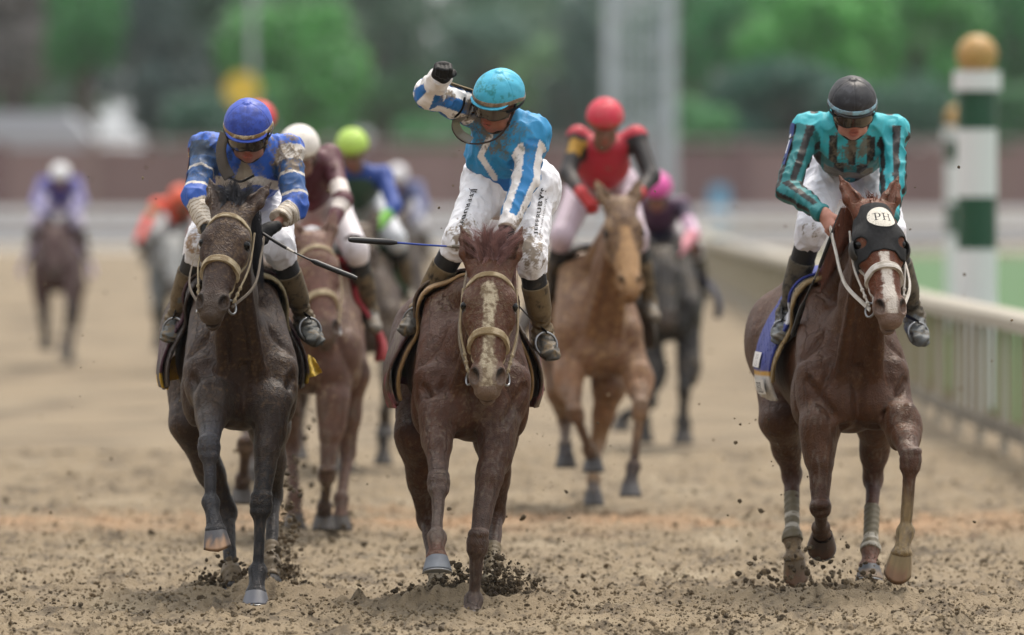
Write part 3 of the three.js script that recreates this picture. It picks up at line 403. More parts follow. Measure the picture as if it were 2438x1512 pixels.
function jockey(s) {
  const g = thing('person', s.label, 'person', s.base, 'jockeys riding in the race'), J = s.j, fine = !s.far, cell = s.cell ?? 0.006, ph = s.phase ?? 0;
  const spine = norm(sub(J.chest, J.pelvis)), side = norm(sub(J.sh[1], J.sh[0])), front = norm(cross(side, spine));
  // -- body
  const [R, U, Fw] = axesOf(...s.head.turn), hc = s.head.c, hp = (x, y, z) => mad(hc, R, x, U, y, Fw, z), ha = [R, U, Fw], he = (x, y, z, r, k) => ell(hp(x, y, z), r, k, ha);
  const face = [he(0, 0.035, -0.012, [0.074, 0.09, 0.094], 0.03), he(0, -0.045, 0.022, [0.058, 0.07, 0.066], 0.04), he(0, -0.104, 0.058, [0.027, 0.02, 0.022], 0.03), he(0, -0.072, 0.07, [0.033, 0.027, 0.025], 0.025),
    cone(hp(0, 0.012, 0.082), hp(0, -0.026, 0.104), 0.009, 0.014, 0.016), ...[-1, 1].flatMap((q) => [he(q * 0.013, -0.032, 0.094, [0.009, 0.008, 0.011], 0.008), he(q * 0.043, -0.022, 0.058, [0.028, 0.024, 0.025], 0.03), he(q * 0.03, 0.03, 0.075, [0.026, 0.012, 0.015], 0.02), he(q * 0.048, -0.085, 0.02, [0.024, 0.026, 0.04], 0.03), he(q * 0.076, -0.012, -0.012, [0.011, 0.032, 0.021], 0.008)]),
    he(0, -0.061, 0.087, [0.025, 0.0075, 0.012], 0.008), he(0, -0.077, 0.086, [0.021, 0.008, 0.011], 0.006),
    cut(he(0, -0.0685, 0.1, [0.023, 0.0028, 0.014], 0.004), 0.004), ...[-1, 1].map((q) => cut(he(q * 0.032, 0.008, 0.098, [0.02, 0.012, 0.012], 0.01), 0.014))];
  const neckP = cone(lerp(J.neck, hc, 0.0), hp(0, -0.05, -0.03), 0.06, 0.052, 0.03);
  const chestR = s.chestR ?? 1, torso = (o) => [ell(J.pelvis, [0.145 + o, 0.11 + o, 0.125 + o], 0.05, [side, spine, front]), fcone(J.pelvis, J.chest, 0.1 + o, 0.112 + o, side, 1.2, 0.05), ell(J.chest, [(0.155 + o) * chestR, 0.15 + o, 0.12 + o], 0.06, [side, spine, front]), fcone(lerp(J.chest, J.neck, 0.55), J.neck, 0.075 + o, 0.058 + o, side, 1.5, 0.05), ...[0, 1].map((i) => cone(lerp(J.chest, J.neck, 0.45), J.sh[i], 0.08 + o, 0.062 + o, 0.05))];
  const arm = (i, o, m = 1) => [cone(J.sh[i], J.el[i], 0.05 * m + o, 0.042 * m + o, 0.035), cone(J.el[i], J.wr[i], 0.041 * m + o, 0.027 * m + o, 0.03)];
  const leg = (i, o) => [fcone(J.hip[i], J.kn[i], 0.088 + o, 0.056 + o, [0, 1, 0], 1.12, 0.06), ell(J.hip[i], [0.1 + o, 0.11 + o, 0.11 + o], 0.06)];
  const shin = (i, o) => [cone(J.kn[i], J.an[i], 0.052 + o, 0.034 + o, 0.03), cone(J.kn[i], lerp(J.kn[i], J.an[i], 0.45), 0.05 + o, 0.05 + o, 0.03)];
  const foot = (i, o) => { const d = sub(J.toe[i], J.an[i]), f = norm([d[0], 0, d[2]]), w = norm(cross([0, 1, 0], f)); return [fcone(mad(J.an[i], [0, -1, 0], 0.055, f, -0.035), mad(J.toe[i], [0, 1, 0], 0.002), 0.026 + o, 0.025 + o, w, 1.45, 0.03), cone(J.an[i], mad(J.an[i], [0, -1, 0], 0.04), 0.036 + o, 0.034 + o, 0.03), fcone(mad(J.an[i], [0, -1, 0], 0.01), lerp(J.an[i], J.toe[i], 0.7), 0.03 + o, 0.026 + o, w, 1.2, 0.03)]; };
  const skin = C(s.skin ?? 0xa67763), skinC = (p) => { const d = sub(p, hc), x = dot(d, R), y = dot(d, U), z = dot(d, Fw); let c = mul(skin, 1 + 0.14 * fbm(p[0] * 40, p[1] * 40, p[2] * 40, 2)); if (len(d) > 0.2) return c;
    c = mixc(c, mul(C(0xa3544a), 0.9), sst(0.03, 0.018, Math.hypot(x, y + 0.07)) * (z > 0.07 ? 0.75 : 0)); c = mixc(c, C(0xb06a5c), sst(0.02, 0.008, Math.hypot(x, y + 0.028)) * 0.5); if (y > 0.06 || z < -0.03) c = mixc(c, C(s.hairCol ?? 0x2a1d15), 0.9);
    const m = sst(0.12, 0.4, fbm(p[0] * 45 + ph, p[1] * 45, p[2] * 45, 3)); return mixc(c, C(0x6d5a46), m * (s.faceMud ?? 0.6)); };
  const hands = s.hands.map((h, i) => handPrims(J.wr[i], h.D, h.palm, h.thumb, h.curl, (h.gloveCol ? 1.06 : 1) * (h.k ?? 1)));
  const bodyP = [...torso(-0.02), neckP, ...[0, 1].flatMap((i) => [...arm(i, -0.01), ...leg(i, -0.014), ...shin(i, -0.012), ...foot(i, -0.01)])];
  const [lo, hi] = bounds([J.pelvis, J.chest, J.neck, hc, ...J.sh, ...J.el, ...J.wr, ...J.hip, ...J.kn, ...J.an, ...J.toe], 0.14);
  const geos = [mesh(bodyP, lo, hi, fine ? 0.018 : 0.028, { color: skinC })];
  { const [a, b] = bounds([hp(0, 0, 0)], 0.16); geos.push(mesh([...face.filter((p) => !p.cut), { ...neckP }, ...face.filter((p) => p.cut)], a, b, fine ? 0.0042 : 0.015, { color: skinC })); }
  s.hands.forEach((h, i) => { const [a, b] = bounds([J.wr[i], mad(J.wr[i], norm(h.D), 0.1)], 0.1); geos.push(mesh(h.gloveCol ? hands[i].map((p) => ({ k: p.k, f: (x, y, z) => p.f(x, y, z) + 0.003 })) : hands[i], a, b, fine && !h.gloveCol ? 0.0036 : 0.01, { color: skinC })); });
  part('body', mergeGeometries(geos), skinMat, g);
  // -- gloves
  s.hands.forEach((h, i) => { if (!h.gloveCol) return; const c = C(h.gloveCol), [a, b] = bounds([J.wr[i], mad(J.wr[i], norm(h.D), 0.1)], 0.1); part('glove', mesh(hands[i], a, b, fine ? 0.004 : 0.014, { color: (p) => mul(c, 0.7 + 0.4 * Math.abs(fbm(p[0] * 50, p[1] * 50, p[2] * 50, 2))) }), leatherMat, g); });
  // -- folds in cloth follow the pull along each limb
  const fold = (amp, fr) => fine ? (x, y, z) => { const a = N3(x * fr + ph, y * fr * 0.8, z * fr), b = N3(x * fr * 2.3, y * fr * 2.1 + ph, z * fr * 2.3); const c = 1 - Math.abs(N3(x * fr * 1.7 + 11, y * fr * 1.2 + ph, z * fr * 1.7)) * 2.6; return -amp * (1 - Math.abs(a) * 2.4) * 0.6 + amp * 0.4 * b - amp * 0.55 * Math.max(0, c); } : null;
  const mudSpots = s.mud ?? [], mudAt = (p, c) => { for (const m of mudSpots) { const d = len(sub(p, m.p)) / m.r; if (d > 1.3) continue; const v = fbm(p[0] * 26 + ph, p[1] * 18, p[2] * 26, 3) + 0.5 * N3(p[0] * 110, p[1] * 110, p[2] * 110); const k = sst(-0.05, 0.25, v * 0.9 + (1 - d) * m.s); c = mixc(c, mul(C(m.c ?? 0x77664e), 0.85 + 0.4 * v), k * (m.a ?? 0.9)); }
    const f = sst(0.22, 0.5, fbm(p[0] * 14 + 5, p[1] * 14 + ph, p[2] * 14, 3) + 0.35 * N3(p[0] * 120, p[1] * 120, p[2] * 120)); return mixc(c, C(0x7b6c58), f * (s.specks ?? 0.4)); };
  // -- jersey
  const jo = s.jerseyO ?? 0.006, hemP = lerp(J.pelvis, J.chest, s.hem ?? 0.22);
  const jp = [...torso(jo), ...[0, 1].flatMap((i) => arm(i, jo * 1.1 + (s.armO?.[i] ?? 0), 1.08)), clip((x, y, z) => { const q = [x, y, z]; const inArm = Math.min(bone(q, J.sh[0], J.el[0])[1], bone(q, J.el[0], J.wr[0])[1], bone(q, J.sh[1], J.el[1])[1], bone(q, J.el[1], J.wr[1])[1]); return inArm < 0.075 ? -0.05 : dot(sub(hemP, q), spine); }),
    clip((x, y, z) => { const q = [x, y, z]; return len(sub(q, J.neck)) > 0.17 ? -0.05 : dot(sub(q, mad(J.neck, spine, 0.04)), spine); }, 0.01), ...[0, 1].map((i) => clip((x, y, z) => { const q = [x, y, z], ax = norm(sub(J.wr[i], J.el[i])), e = lerp(J.el[i], J.wr[i], s.cuff?.[i] ?? 0.93); return len(sub(q, J.wr[i])) > 0.16 ? -0.02 : dot(sub(q, e), ax); }))];
  const info = (p) => { const d = sub(p, J.pelvis), o = { x: dot(d, side), y: dot(d, spine) / len(sub(J.neck, J.pelvis)), z: dot(d, front), arm: -1, t: 0, ang: 0 }; let bd = 0.086;
    for (let i = 0; i < 2; i++) { const [t0, d0] = bone(p, J.sh[i], J.el[i]), [t1, d1] = bone(p, J.el[i], J.wr[i]); const dd = Math.min(d0, d1); if (dd < bd && (t0 > 0.06 || d1 < d0)) { bd = dd; o.arm = i; const fo = d1 < d0, a = fo ? J.el[i] : J.sh[i], b = fo ? J.wr[i] : J.el[i], ax = norm(sub(b, a)); o.t = fo ? 1 + t1 : t0; const r0 = norm(sub(Fw0, mul(ax, dot(Fw0, ax)))), r1 = cross(ax, r0), q = sub(p, a); o.ang = Math.atan2(dot(q, r1), dot(q, r0)); } }
    return o; }, Fw0 = s.armRef ?? [0.1, 0.25, 1];
  part('jersey', mesh(jp, lo, hi, cell, { disp: fold(0.013, 9), color: (p) => mudAt(p, mul(s.jersey(info(p), p), 1 + 0.08 * fbm(p[0] * 20, p[1] * 20, p[2] * 20, 2))) }), clothMat, g, s.jerseyLabel);
  // -- breeches
  const bc = C(s.breeches ?? 0xd5d6dc), bo = s.breechO ?? 0.014;
  const bp = [ell(J.pelvis, [0.15 + bo, 0.12 + bo, 0.13 + bo], 0.06, [side, spine, front]), fcone(J.pelvis, lerp(J.pelvis, J.chest, 0.5), 0.105, 0.105, side, 1.3, 0.04), ...[0, 1].flatMap((i) => [...leg(i, bo), cone(J.kn[i], lerp(J.kn[i], J.an[i], 0.22), 0.062, 0.058, 0.04)]), ...[0, 1].map((i) => clip((x, y, z) => { const q = [x, y, z]; return bone(q, J.hip[i], lerp(J.hip[i], J.kn[i], 0.85))[1] < 0.13 || len(sub(q, J.kn[i])) > 0.2 ? -0.01 : dot(sub(q, lerp(J.kn[i], J.an[i], 0.2)), norm(sub(J.an[i], J.kn[i]))); })), clip((x, y, z) => { const q = [x, y, z]; return Math.min(bone(q, J.hip[0], J.kn[0])[1], bone(q, J.hip[1], J.kn[1])[1]) < 0.135 ? -0.05 : dot(sub(q, lerp(J.pelvis, J.chest, 0.5)), spine); })];
  const bdisp = fold(0.008, 12);
  part('breeches', mesh(bp, lo, hi, cell, { disp: bdisp, color: (p) => mudAt(p, mul(bc, 1 + 0.04 * N3(p[0] * 20, p[1] * 20, p[2] * 20))) }), clothMat, g);
  const breechField = (x, y, z) => evalPrims(bp, x, y, z);
  // -- socks and boots
  const sk = C(s.sock ?? 0x17171a), bt = C(s.boot ?? 0x3d352d), bm = C(s.bootMud ?? 0x7a6a52), toeC = C(s.toeCol ?? 0x6d747c);
  for (let i = 0; i < 2; i++) {
    if (s.hideLeg?.[i]) continue;
    const ax = norm(sub(J.an[i], J.kn[i])), b0 = lerp(J.kn[i], J.an[i], s.bootTop?.[i] ?? 0.36);
    const [l0, h0] = bounds([J.kn[i], J.an[i], J.toe[i]], 0.12);
    part('sock', mesh([...shin(i, 0.004), clip((x, y, z) => dot(sub([x, y, z], mad(b0, ax, 0.04)), ax)), clip((x, y, z) => dot(sub(lerp(J.kn[i], J.an[i], 0.04), [x, y, z]), ax))], l0, h0, fine ? 0.01 : 0.02, { color: (p) => mudAt(p, mul(sk, 1 + 0.3 * N3(p[0] * 30, p[1] * 30, p[2] * 30))) }), clothMat, g);
    const bp2 = [cone(b0, J.an[i], 0.0585, 0.041, 0.03), cone(b0, lerp(b0, J.an[i], 0.5), 0.058, 0.055, 0.03), ...foot(i, 0.005), clip((x, y, z) => dot(sub(b0, [x, y, z]), ax))];
    part('boot', mesh(bp2, l0, h0, fine ? 0.008 : 0.019, { disp: fine ? (x, y, z) => { const t = bone([x, y, z], b0, J.an[i])[0]; return -0.004 * sst(0.5, 0.95, t) * Math.sin(dot(sub([x, y, z], b0), ax) * 190 + 4 * N3(x * 20, y * 20, z * 20)); } : null, color: (p) => { const t = bone(p, b0, J.an[i])[0], v = fbm(p[0] * 22 + ph + i, p[1] * 22, p[2] * 22, 3) + 0.4 * N3(p[0] * 90, p[1] * 90, p[2] * 90); let c = mixc(bt, mul(bm, 0.9 + 0.4 * v), sst(-0.25, 0.15, v + (s.bootDirt ?? 0.1))); const f = dot(sub(p, J.an[i]), norm(sub(J.toe[i], J.an[i]))); return f > 0.045 ? mixc(mul(toeC, 0.85 + 0.3 * v), bm, sst(0, 0.35, v)) : c; } }), leatherMat, g);
  }
  // -- helmet with cap cover, peak and band
  const H = s.helmet, hcap = [ell(hp(0, 0.048, -0.012), [0.117, 0.118, 0.138], 0.02, ha), ell(hp(0, 0.166, -0.012), [0.016, 0.006, 0.016], 0.012, ha)], brow = (x, y, z) => { const d = sub([x, y, z], hc); return 0.038 - 0.03 * sst(0.02, -0.12, dot(d, Fw)) - dot(d, U); };
  const [ha0, ha1] = bounds([hp(0, 0.05, 0)], 0.2), hm = C(H.col), hdirt = C(H.dirt ?? 0x6b6152);
  const seam = fine ? (x, y, z) => { const d = sub([x, y, z], hp(0, 0.05, -0.012)), a = Math.atan2(dot(d, R), dot(d, Fw)), yy = dot(d, U), w = Math.min(Math.abs(a), Math.abs(Math.abs(a) - 1.15), Math.abs(Math.abs(a) - 2.2)) * Math.hypot(dot(d, R), dot(d, Fw)); return 0.0018 * Math.exp(-(w * w) / 0.000012) + 0.0022 * N3(x * 24, y * 30, z * 24) * sst(-0.02, 0.06, yy); } : null;
  const helm = part('helmet', mesh([...hcap, clip(brow, 0.006)], ha0, ha1, fine ? 0.0052 : 0.016, { disp: seam, color: (p) => { const d = sub(p, hc), y = dot(d, U), z = dot(d, Fw), v = fbm(p[0] * 18 + ph, p[1] * 18, p[2] * 18, 3) + 0.45 * N3(p[0] * 95, p[1] * 95, p[2] * 95), k = sst(0.05, 0.35, v + (H.dirtAmount ?? 0) + (z > 0.02 ? 0.06 : -0.25)); return mixc(mul(hm, 1 + 0.06 * v), hdirt, k * (H.dirtA ?? 0.7)); } }), capMat, g);
  const pk = C(H.peak ?? H.col);
  part('peak', mesh([ell(hp(0, 0.046, 0.07), [0.1, 0.009, 0.066], 0.01, [R, norm(mad(U, Fw, 0.28)), norm(mad(Fw, U, -0.28))]), clip((x, y, z) => { const d = sub([x, y, z], hc); return 0.05 - dot(d, Fw); })], ha0, ha1, fine ? 0.0052 : 0.016, { color: (p) => mul(pk, 1 + 0.2 * fbm(p[0] * 40, p[1] * 40, p[2] * 40, 2)) }), capMat, helm);
  if (H.band) { const bn = C(H.band), bd2 = C(H.bandDirt ?? 0x7f6c4c); part('helmet_band', mesh([ell(hp(0, 0.048, -0.012), [0.1195, 0.1205, 0.1405], 0.02, ha), clip((x, y, z) => { const d = sub([x, y, z], hc), yy = dot(d, U) + 0.03 * sst(0.02, -0.1, dot(d, Fw)); return Math.max(0.041 - yy, yy - 0.063); })], ha0, ha1, fine ? 0.005 : 0.016, { color: (p) => { const v = fbm(p[0] * 30, p[1] * 30 + ph, p[2] * 30, 3) + 0.3 * N3(p[0] * 120, p[1] * 120, p[2] * 120); return mixc(bn, mul(bd2, 0.9 + 0.5 * v), sst(-0.2, 0.15, v + (H.bandMud ?? 0))); } }), capMat, helm); }
  // -- goggles on the face and, where worn, a second pair pulled down
  const lens = (f, w, hgt, o) => { const pts = []; return patch(f, 28, 10, (u, v) => { const a = (u - 0.5) * 2.1, yy = -0.002 + (v - 0.5) * hgt * (1 - 0.35 * Math.abs(u - 0.5) * 2) + (v < 0.4 ? 0.016 * Math.exp(-Math.pow((u - 0.5) * 9, 2)) : 0); return hp(0.125 * Math.sin(a), yy, -0.005 + 0.125 * Math.cos(a)); }, o); };
  const hfield = field([ell(hp(0, 0.0, 0.0), [0.082, 0.14, 0.1], 0.02, ha)]);
  if (fine) {
    const go = part('goggles', lens(hfield, 1, 0.07, 0.026), s.gogMat ?? gogMat, g), rim = []; for (let i = 0; i <= 60; i++) { const t = i / 60 * 6.2832, u = 0.5 + 0.5 * Math.cos(t), v = 0.5 + 0.5 * Math.sin(t), uu = cl(u), a = (uu - 0.5) * 2.1, yy = -0.002 + (v - 0.5) * 0.068 * (1 - 0.2 * Math.abs(uu - 0.5) * 2) + (v < 0.4 ? 0.016 * Math.exp(-Math.pow((uu - 0.5) * 9, 2)) : 0); rim.push(snap(hfield, hp(0.125 * Math.sin(a), yy, -0.005 + 0.125 * Math.cos(a)), 0.023).p); }
    part('goggle_frame', tube(rim, 0.0042, 6, false), blackMat, go);
    for (const q of [-1, 1]) { const pts = []; for (let i = 0; i <= 12; i++) { const a = q * mixn(0.95, 2.6, i / 12); pts.push(hp(0.125 * Math.sin(a), 0.006 + 0.02 * i / 12, -0.005 + 0.14 * Math.cos(a))); } part('goggle_strap', strapOn(field([...hcap.slice(0, 1), ell(hp(0, 0, 0), [0.084, 0.14, 0.1], 0.02, ha)]), pts, 0.02, 0.003, 0.003), blackMat, go); }
    part('chin_strap', mergeGeometries([-1, 1].map((q) => tube(curve([hp(q * 0.1, 0.03, 0.0), hp(q * 0.088, -0.03, 0.012), hp(q * 0.068, -0.085, 0.03), hp(q * 0.025, -0.125, 0.048), hp(0, -0.13, 0.05)], 16), 0.006, 6))), mat({ color: s.strapCol ?? 0x2b2019, roughness: 0.7 }), helm);
    for (const q of [-1, 1]) part('eye', ball(hp(q * 0.032, 0.006, 0.081), 0.012), mat({ color: 0x3a3029, roughness: 0.2 }), g);
  }
  return { g, hp, R, U, Fw, breechField, info, jf: field(jp), J };
}
// ------------------------------------------------------------------ the track and what lies round it
const fineGround = (x, d) => { const a = fbm(x * 2.1, 4.4, d * 0.9, 2), b = N3(x * 7, 1.7, d * 3.2), c = N3(x * 17, 8.3, d * 8), e = N3(x * 41, 2.2, d * 22); const clod = Math.max(0, b + 0.1) * Math.max(0, c + 0.2), r = 1 - 2 * Math.abs(N3(x * 26 + 3, 6.1, d * 13)); return 0.016 * a + 0.09 * clod + 0.02 * Math.max(0, c) + 0.012 * e + 0.008 * r - 0.022; };
const prints = [];                                   // hollows and mounds where hooves have struck
const groundY = (x, d) => { let y = fineGround(x, d) * sst(140, 60, d); for (const p of prints) { const r = Math.hypot(x - p[0], (d - p[1]) * 0.7) / p[2]; if (r < 2.2) y += p[3] * (Math.exp(-((r - 1) * (r - 1)) * 6) - 0.8 * Math.exp(-r * r * 3)) * (1 + 0.6 * N3(x * 12, 0, d * 12)); } return y; };
function groundSheet(xw, d0, d1, nx, nd, pow, yOff, col) {
  const pos = [], cols = [], uv = [], idx = [];
  for (let j = 0; j <= nd; j++) { const d = d0 + (d1 - d0) * Math.pow(j / nd, pow), hw = xw(d); for (let i = 0; i <= nx; i++) { const x = (i / nx * 2 - 1) * hw; pos.push(x, groundY(x, d) + yOff, -d); cols.push(...col(x, d)); uv.push(x * 1.3, d * 1.3); } }
  for (let j = 0; j < nd; j++) for (let i = 0; i < nx; i++) { const a = j * (nx + 1) + i; idx.push(a, a + 1, a + nx + 2, a, a + nx + 2, a + nx + 1); }
  const g = new THREE.BufferGeometry(); g.setAttribute('position', new THREE.Float32BufferAttribute(pos, 3)); g.setAttribute('color', new THREE.Float32BufferAttribute(cols, 3)); g.setAttribute('uv', new THREE.Float32BufferAttribute(uv, 2)); g.setIndex(idx); g.computeVertexNormals(); return g;
}
const sand = C(0x7a6c56), wet = C(0x4d4232), pale = C(0x91856f), orange = C(0x9c7856);
const dirtColor = (x, d) => { let c = mixc(sand, wet, sst(-0.05, 0.4, fbm(x * 3.3, 2, d * 1.4, 3) + 0.5 * N3(x * 24, 5, d * 12) + 0.3 * N3(x * 60, 9, d * 30))); c = mixc(c, pale, 0.6 * sst(0.05, 0.5, fbm(x * 1.3 + 9, 7, d * 0.8, 3))); const k = sst(2.6, 0.2, Math.abs(d - 48.6 - 0.7 * N3(x * 0.7, 3, 0))) * sst(-0.2, 0.35, fbm(x * 1.1, 11, d * 0.5, 3) + 0.08); return mixc(c, orange, 0.55 * k); };
const dirtMat = vc({ roughness: 0.95, bumpMap: mudGrain, bumpScale: 0.012 });
function buildGround() {
  structure('dirt_track', groundSheet((d) => 0.068 * d + 1.2, 31, 62, 400, 540, 1.35, 0, dirtColor), dirtMat);
  const far = groundSheet((d) => 12 + d * 0.09, 61.5, 420, 90, 160, 1.6, -0.004, dirtColor); structure('dirt_track_beyond', far, dirtMat);
  const g = new THREE.PlaneGeometry(1600, 1600, 8, 8); g.rotateX(-Math.PI / 2); g.translate(0, -0.035, -500); structure('ground', g, mat({ color: 0x85755e, roughness: 1 }));
}
function clodShape(sd, dt) { const g = new THREE.IcosahedronGeometry(1, dt), p = g.attributes.position; for (let i = 0; i < p.count; i++) { const x = p.getX(i), y = p.getY(i), z = p.getZ(i), k = 1 + 0.45 * N3(x * 1.6 + sd, y * 1.6, z * 1.6) + 0.25 * N3(x * 4, y * 4 + sd, z * 4); p.setXYZ(i, x * k, y * k * 0.8, z * k); } g.computeVertexNormals(); return g; }
const clodMat = mat({ color: 0xffffff, roughness: 1 });
function scatter(name, label, category, list, detail = 2) {       // list of [x, y, z, size, colour]
  const m = new THREE.InstancedMesh(clodShape(list.length * 0.37, detail), clodMat, list.length), o = new THREE.Object3D(), c = new THREE.Color();
  list.forEach(([x, y, z, s, col], i) => { o.position.set(x, y, z); o.rotation.set(rr(0, 6), rr(0, 6), rr(0, 6)); o.scale.set(s * rr(0.7, 1.3), s * rr(0.7, 1.2), s * rr(0.7, 1.3)); o.updateMatrix(); m.setMatrixAt(i, o.matrix); c.setRGB(...col); m.setColorAt(i, c); });
  m.name = numbered(name); m.userData = { kind: 'stuff', label, category }; m.castShadow = m.receiveShadow = true; scene.add(m);
}
const clodCol = (k = 1) => mul(mixc(wet, mixc(sand, C(0x5d4d3b), rnd() * 0.8), rnd()), k * rr(0.7, 1.1));
function looseDirt() {
  const K = []; for (let i = 0; i < 70000; i++) { const d = 35.6 + 15 * Math.pow(rnd(), 1.5), x = rr(-1, 1) * (0.066 * d + 0.2); if (fbm(x * 2.2, 3, d * 1.1, 2) + rr(-0.5, 0.5) < -0.1) continue; const s = 0.0025 + 0.008 * Math.pow(rnd(), 3); K.push([x, groundY(x, d) + s * 0.25, -d, s, mul(dirtColor(x, d), rr(0.55, 1.25))]); }
  scatter('dirt_crumbs', 'fine crumbs of dirt covering the churned track', 'dirt', K, 1);
  const L = []; for (let i = 0; i < 2400; i++) { const d = 35.6 + 22 * Math.pow(rnd(), 1.7), x = rr(-1, 1) * (0.066 * d + 0.2), n = fbm(x * 1.2, 3, d * 0.6, 2); if (n + rr(-0.4, 0.4) < -0.05) continue; const s = 0.004 + 0.016 * Math.pow(rnd(), 4) + (rnd() < 0.012 ? 0.016 : 0); L.push([x, groundY(x, d) + s * 0.3, -d, s, clodCol(rnd() < 0.2 ? 0.8 : 1.15)]); }
  scatter('loose_dirt', 'loose clods of dirt lying on the churned track', 'dirt', L);
}
function splash(label, c, n, w, h, dz, up = 0, k = 0.75) {
  const L = []; for (let i = 0; i < n; i++) { const a = rr(0, 6.283), r = Math.pow(rnd(), 0.7), x = c[0] + Math.cos(a) * r * w * 0.5, z = c[2] + Math.sin(a) * r * dz, y = c[1] + up + h * Math.pow(rnd(), 2.2) * (1.05 - r * 0.6) + 0.01, s = 0.0025 + 0.014 * Math.pow(rnd(), 4.5); L.push([x, y, z, s, clodCol(k)]); }
  scatter('flying_dirt', label, 'dirt', L);
}
// ---- inner rail of white palings, with a broad top board
function innerRail() {
  const g = thing('inner_rail', 'pale inside track rail on slim posts beyond the rightmost horse', 'rail', [4, 0, -60]);
  const path = []; for (const [d, x] of [[50, 3.7], [59, 3.68], [70, 3.56], [100, 3.75], [140, 3.8], [180, 4.1], [215, 5.6], [250, 10], [275, 18]]) path.push([x - 4, 0, 60 - d]);
  const pts = curve(path, 140), white = mat({ color: 0x9d978a, roughness: 0.7 }), cream = mat({ color: 0x7d6f4e, roughness: 0.8 }), dirty = mat({ color: 0x6d6659, roughness: 0.9 });
  const rail = (y, w, t) => { const p = pts.map((q) => [q[0], y, q[2]]); return strap(p, p.map(() => [0, 1, 0]), w, t); };
  part('top_rail', rail(0.98, 0.24, 0.09), white, g); part('lower_board', mergeGeometries([rail(0.16, 0.05, 0.08)]), dirty, g);
  let acc = 0; const post = new THREE.CylinderGeometry(0.03, 0.035, 0.99, 8); post.translate(0, 0.49, 0); const pal = new THREE.BoxGeometry(0.03, 0.72, 0.11); pal.translate(0, 0.6, 0);
  let k = 0; for (let i = 1; i < pts.length; i++) { const a = pts[i - 1], b = pts[i], L = len(sub(b, a)), D = 60 - a[2]; let s = 0; const step = 0.85; while (acc + (L - s) >= step) { s += step - acc; acc = 0; const q = lerp(a, b, s / L); if (60 - q[2] > 190) break; const m = new THREE.Mesh(k % 3 ? pal : post, k % 3 ? cream : white); m.name = k % 3 ? 'paling' : 'post'; m.position.set(...q); m.castShadow = m.receiveShadow = true; g.add(m); k++; } acc += L - s; }
}
function outerRail() {
  const g = thing('outer_rail', 'pale grey outside rail across the far turn of the track', 'rail', [0, 0, -283]);
  const white = mat({ color: 0xb9bcc0, roughness: 0.6 });
  for (const [y, h] of [[1.22, 0.3], [0.72, 0.36], [0.24, 0.34]]) { const b = new THREE.BoxGeometry(180, h, 0.12); b.translate(0, y, 0); part('rail_board', b, white, g); }
  const p = new THREE.BoxGeometry(0.14, 1.35, 0.14); p.translate(0, 0.67, -0.14); for (let x = -88; x <= 88; x += 4) { const m = part('post', p, white, g); m.position.x = x; }
}
function stripedPole(px, d, s, label) {
  const b = at(px, 900, d), g = thing('striped_pole', label, 'pole', [b[0], 0, b[2]], 'striped furlong poles by the rail');
  const white = mat({ color: 0xd3d5d8, roughness: 0.4 }), green = mat({ color: 0x12442f, roughness: 0.4 }), gold = mat({ color: 0xa8844a, roughness: 0.5 });
  const cyl = (name, m, y0, y1, r) => { const c = new THREE.CylinderGeometry(r, r, (y1 - y0) * s, 32); c.translate(0, (y0 + y1) / 2 * s, 0); part(name, c, m, g); };
  const R = 0.175 * s;
  cyl('white_band', white, 0, 1.03, R * 1.02); cyl('white_band', white, 1.03, 1.44, R); cyl('green_band', green, 1.44, 1.9, R * 0.995); cyl('white_band', white, 1.9, 2.49, R); cyl('green_band', green, 2.49, 2.83, R * 0.995); cyl('cap', white, 2.83, 3.0, R * 1.2);
  const sp = new THREE.SphereGeometry(0.18 * s, 32, 20); sp.translate(0, 3.14 * s, 0); part('ball', sp, gold, g);
}
const leafMats = {};
const leafMat = (c) => leafMats[c] ??= new THREE.MeshPhysicalMaterial({ vertexColors: true, color: 0xffffff, roughness: 0.9, transmission: 0.35, thickness: 0, side: THREE.DoubleSide });
const barkMat = mat({ color: 0x4a4038, roughness: 0.95 });
function crownGeo(rx, ry, rz, n, col, size) {
  const pos = [], cols = [], idx = []; const lob = []; for (let i = 0; i < 14; i++) { const a = rr(0, 6.28), e = rr(-0.7, 1), q = Math.sqrt(1 - e * e * 0.9); lob.push([Math.cos(a) * q * 0.62 * rx, e * 0.62 * ry, Math.sin(a) * q * 0.62 * rz, rr(0.28, 0.5)]); }
  for (let i = 0; i < n; i++) { const l = lob[i % 14], d = norm([rr(-1, 1), rr(-1, 1), rr(-1, 1)]), R = l[3] * (0.75 + 0.3 * rnd()), c = [l[0] + d[0] * R * rx, l[1] + d[1] * R * ry, l[2] + d[2] * R * rz], u = norm(mad(cross(d, [rr(-1, 1), 1, rr(-1, 1)]), d, rr(-0.5, 0.5))), v = norm(mad(cross(d, u), d, rr(-0.6, 0.6))), s = size * rr(0.6, 1.3), o = pos.length / 3;
    pos.push(...mad(c, u, s, v, s * 0.3), ...mad(c, v, s * 0.8), ...mad(c, u, -s, v, -s * 0.2), ...mad(c, v, -s * 0.8)); const k = mul(col, rr(0.7, 1.3)); for (let q = 0; q < 4; q++) cols.push(...k); idx.push(o, o + 1, o + 2, o, o + 2, o + 3); }
  const g = new THREE.BufferGeometry(); g.setAttribute('position', new THREE.Float32BufferAttribute(pos, 3)); g.setAttribute('color', new THREE.Float32BufferAttribute(cols, 3)); g.setIndex(idx); g.computeVertexNormals(); return g;
}
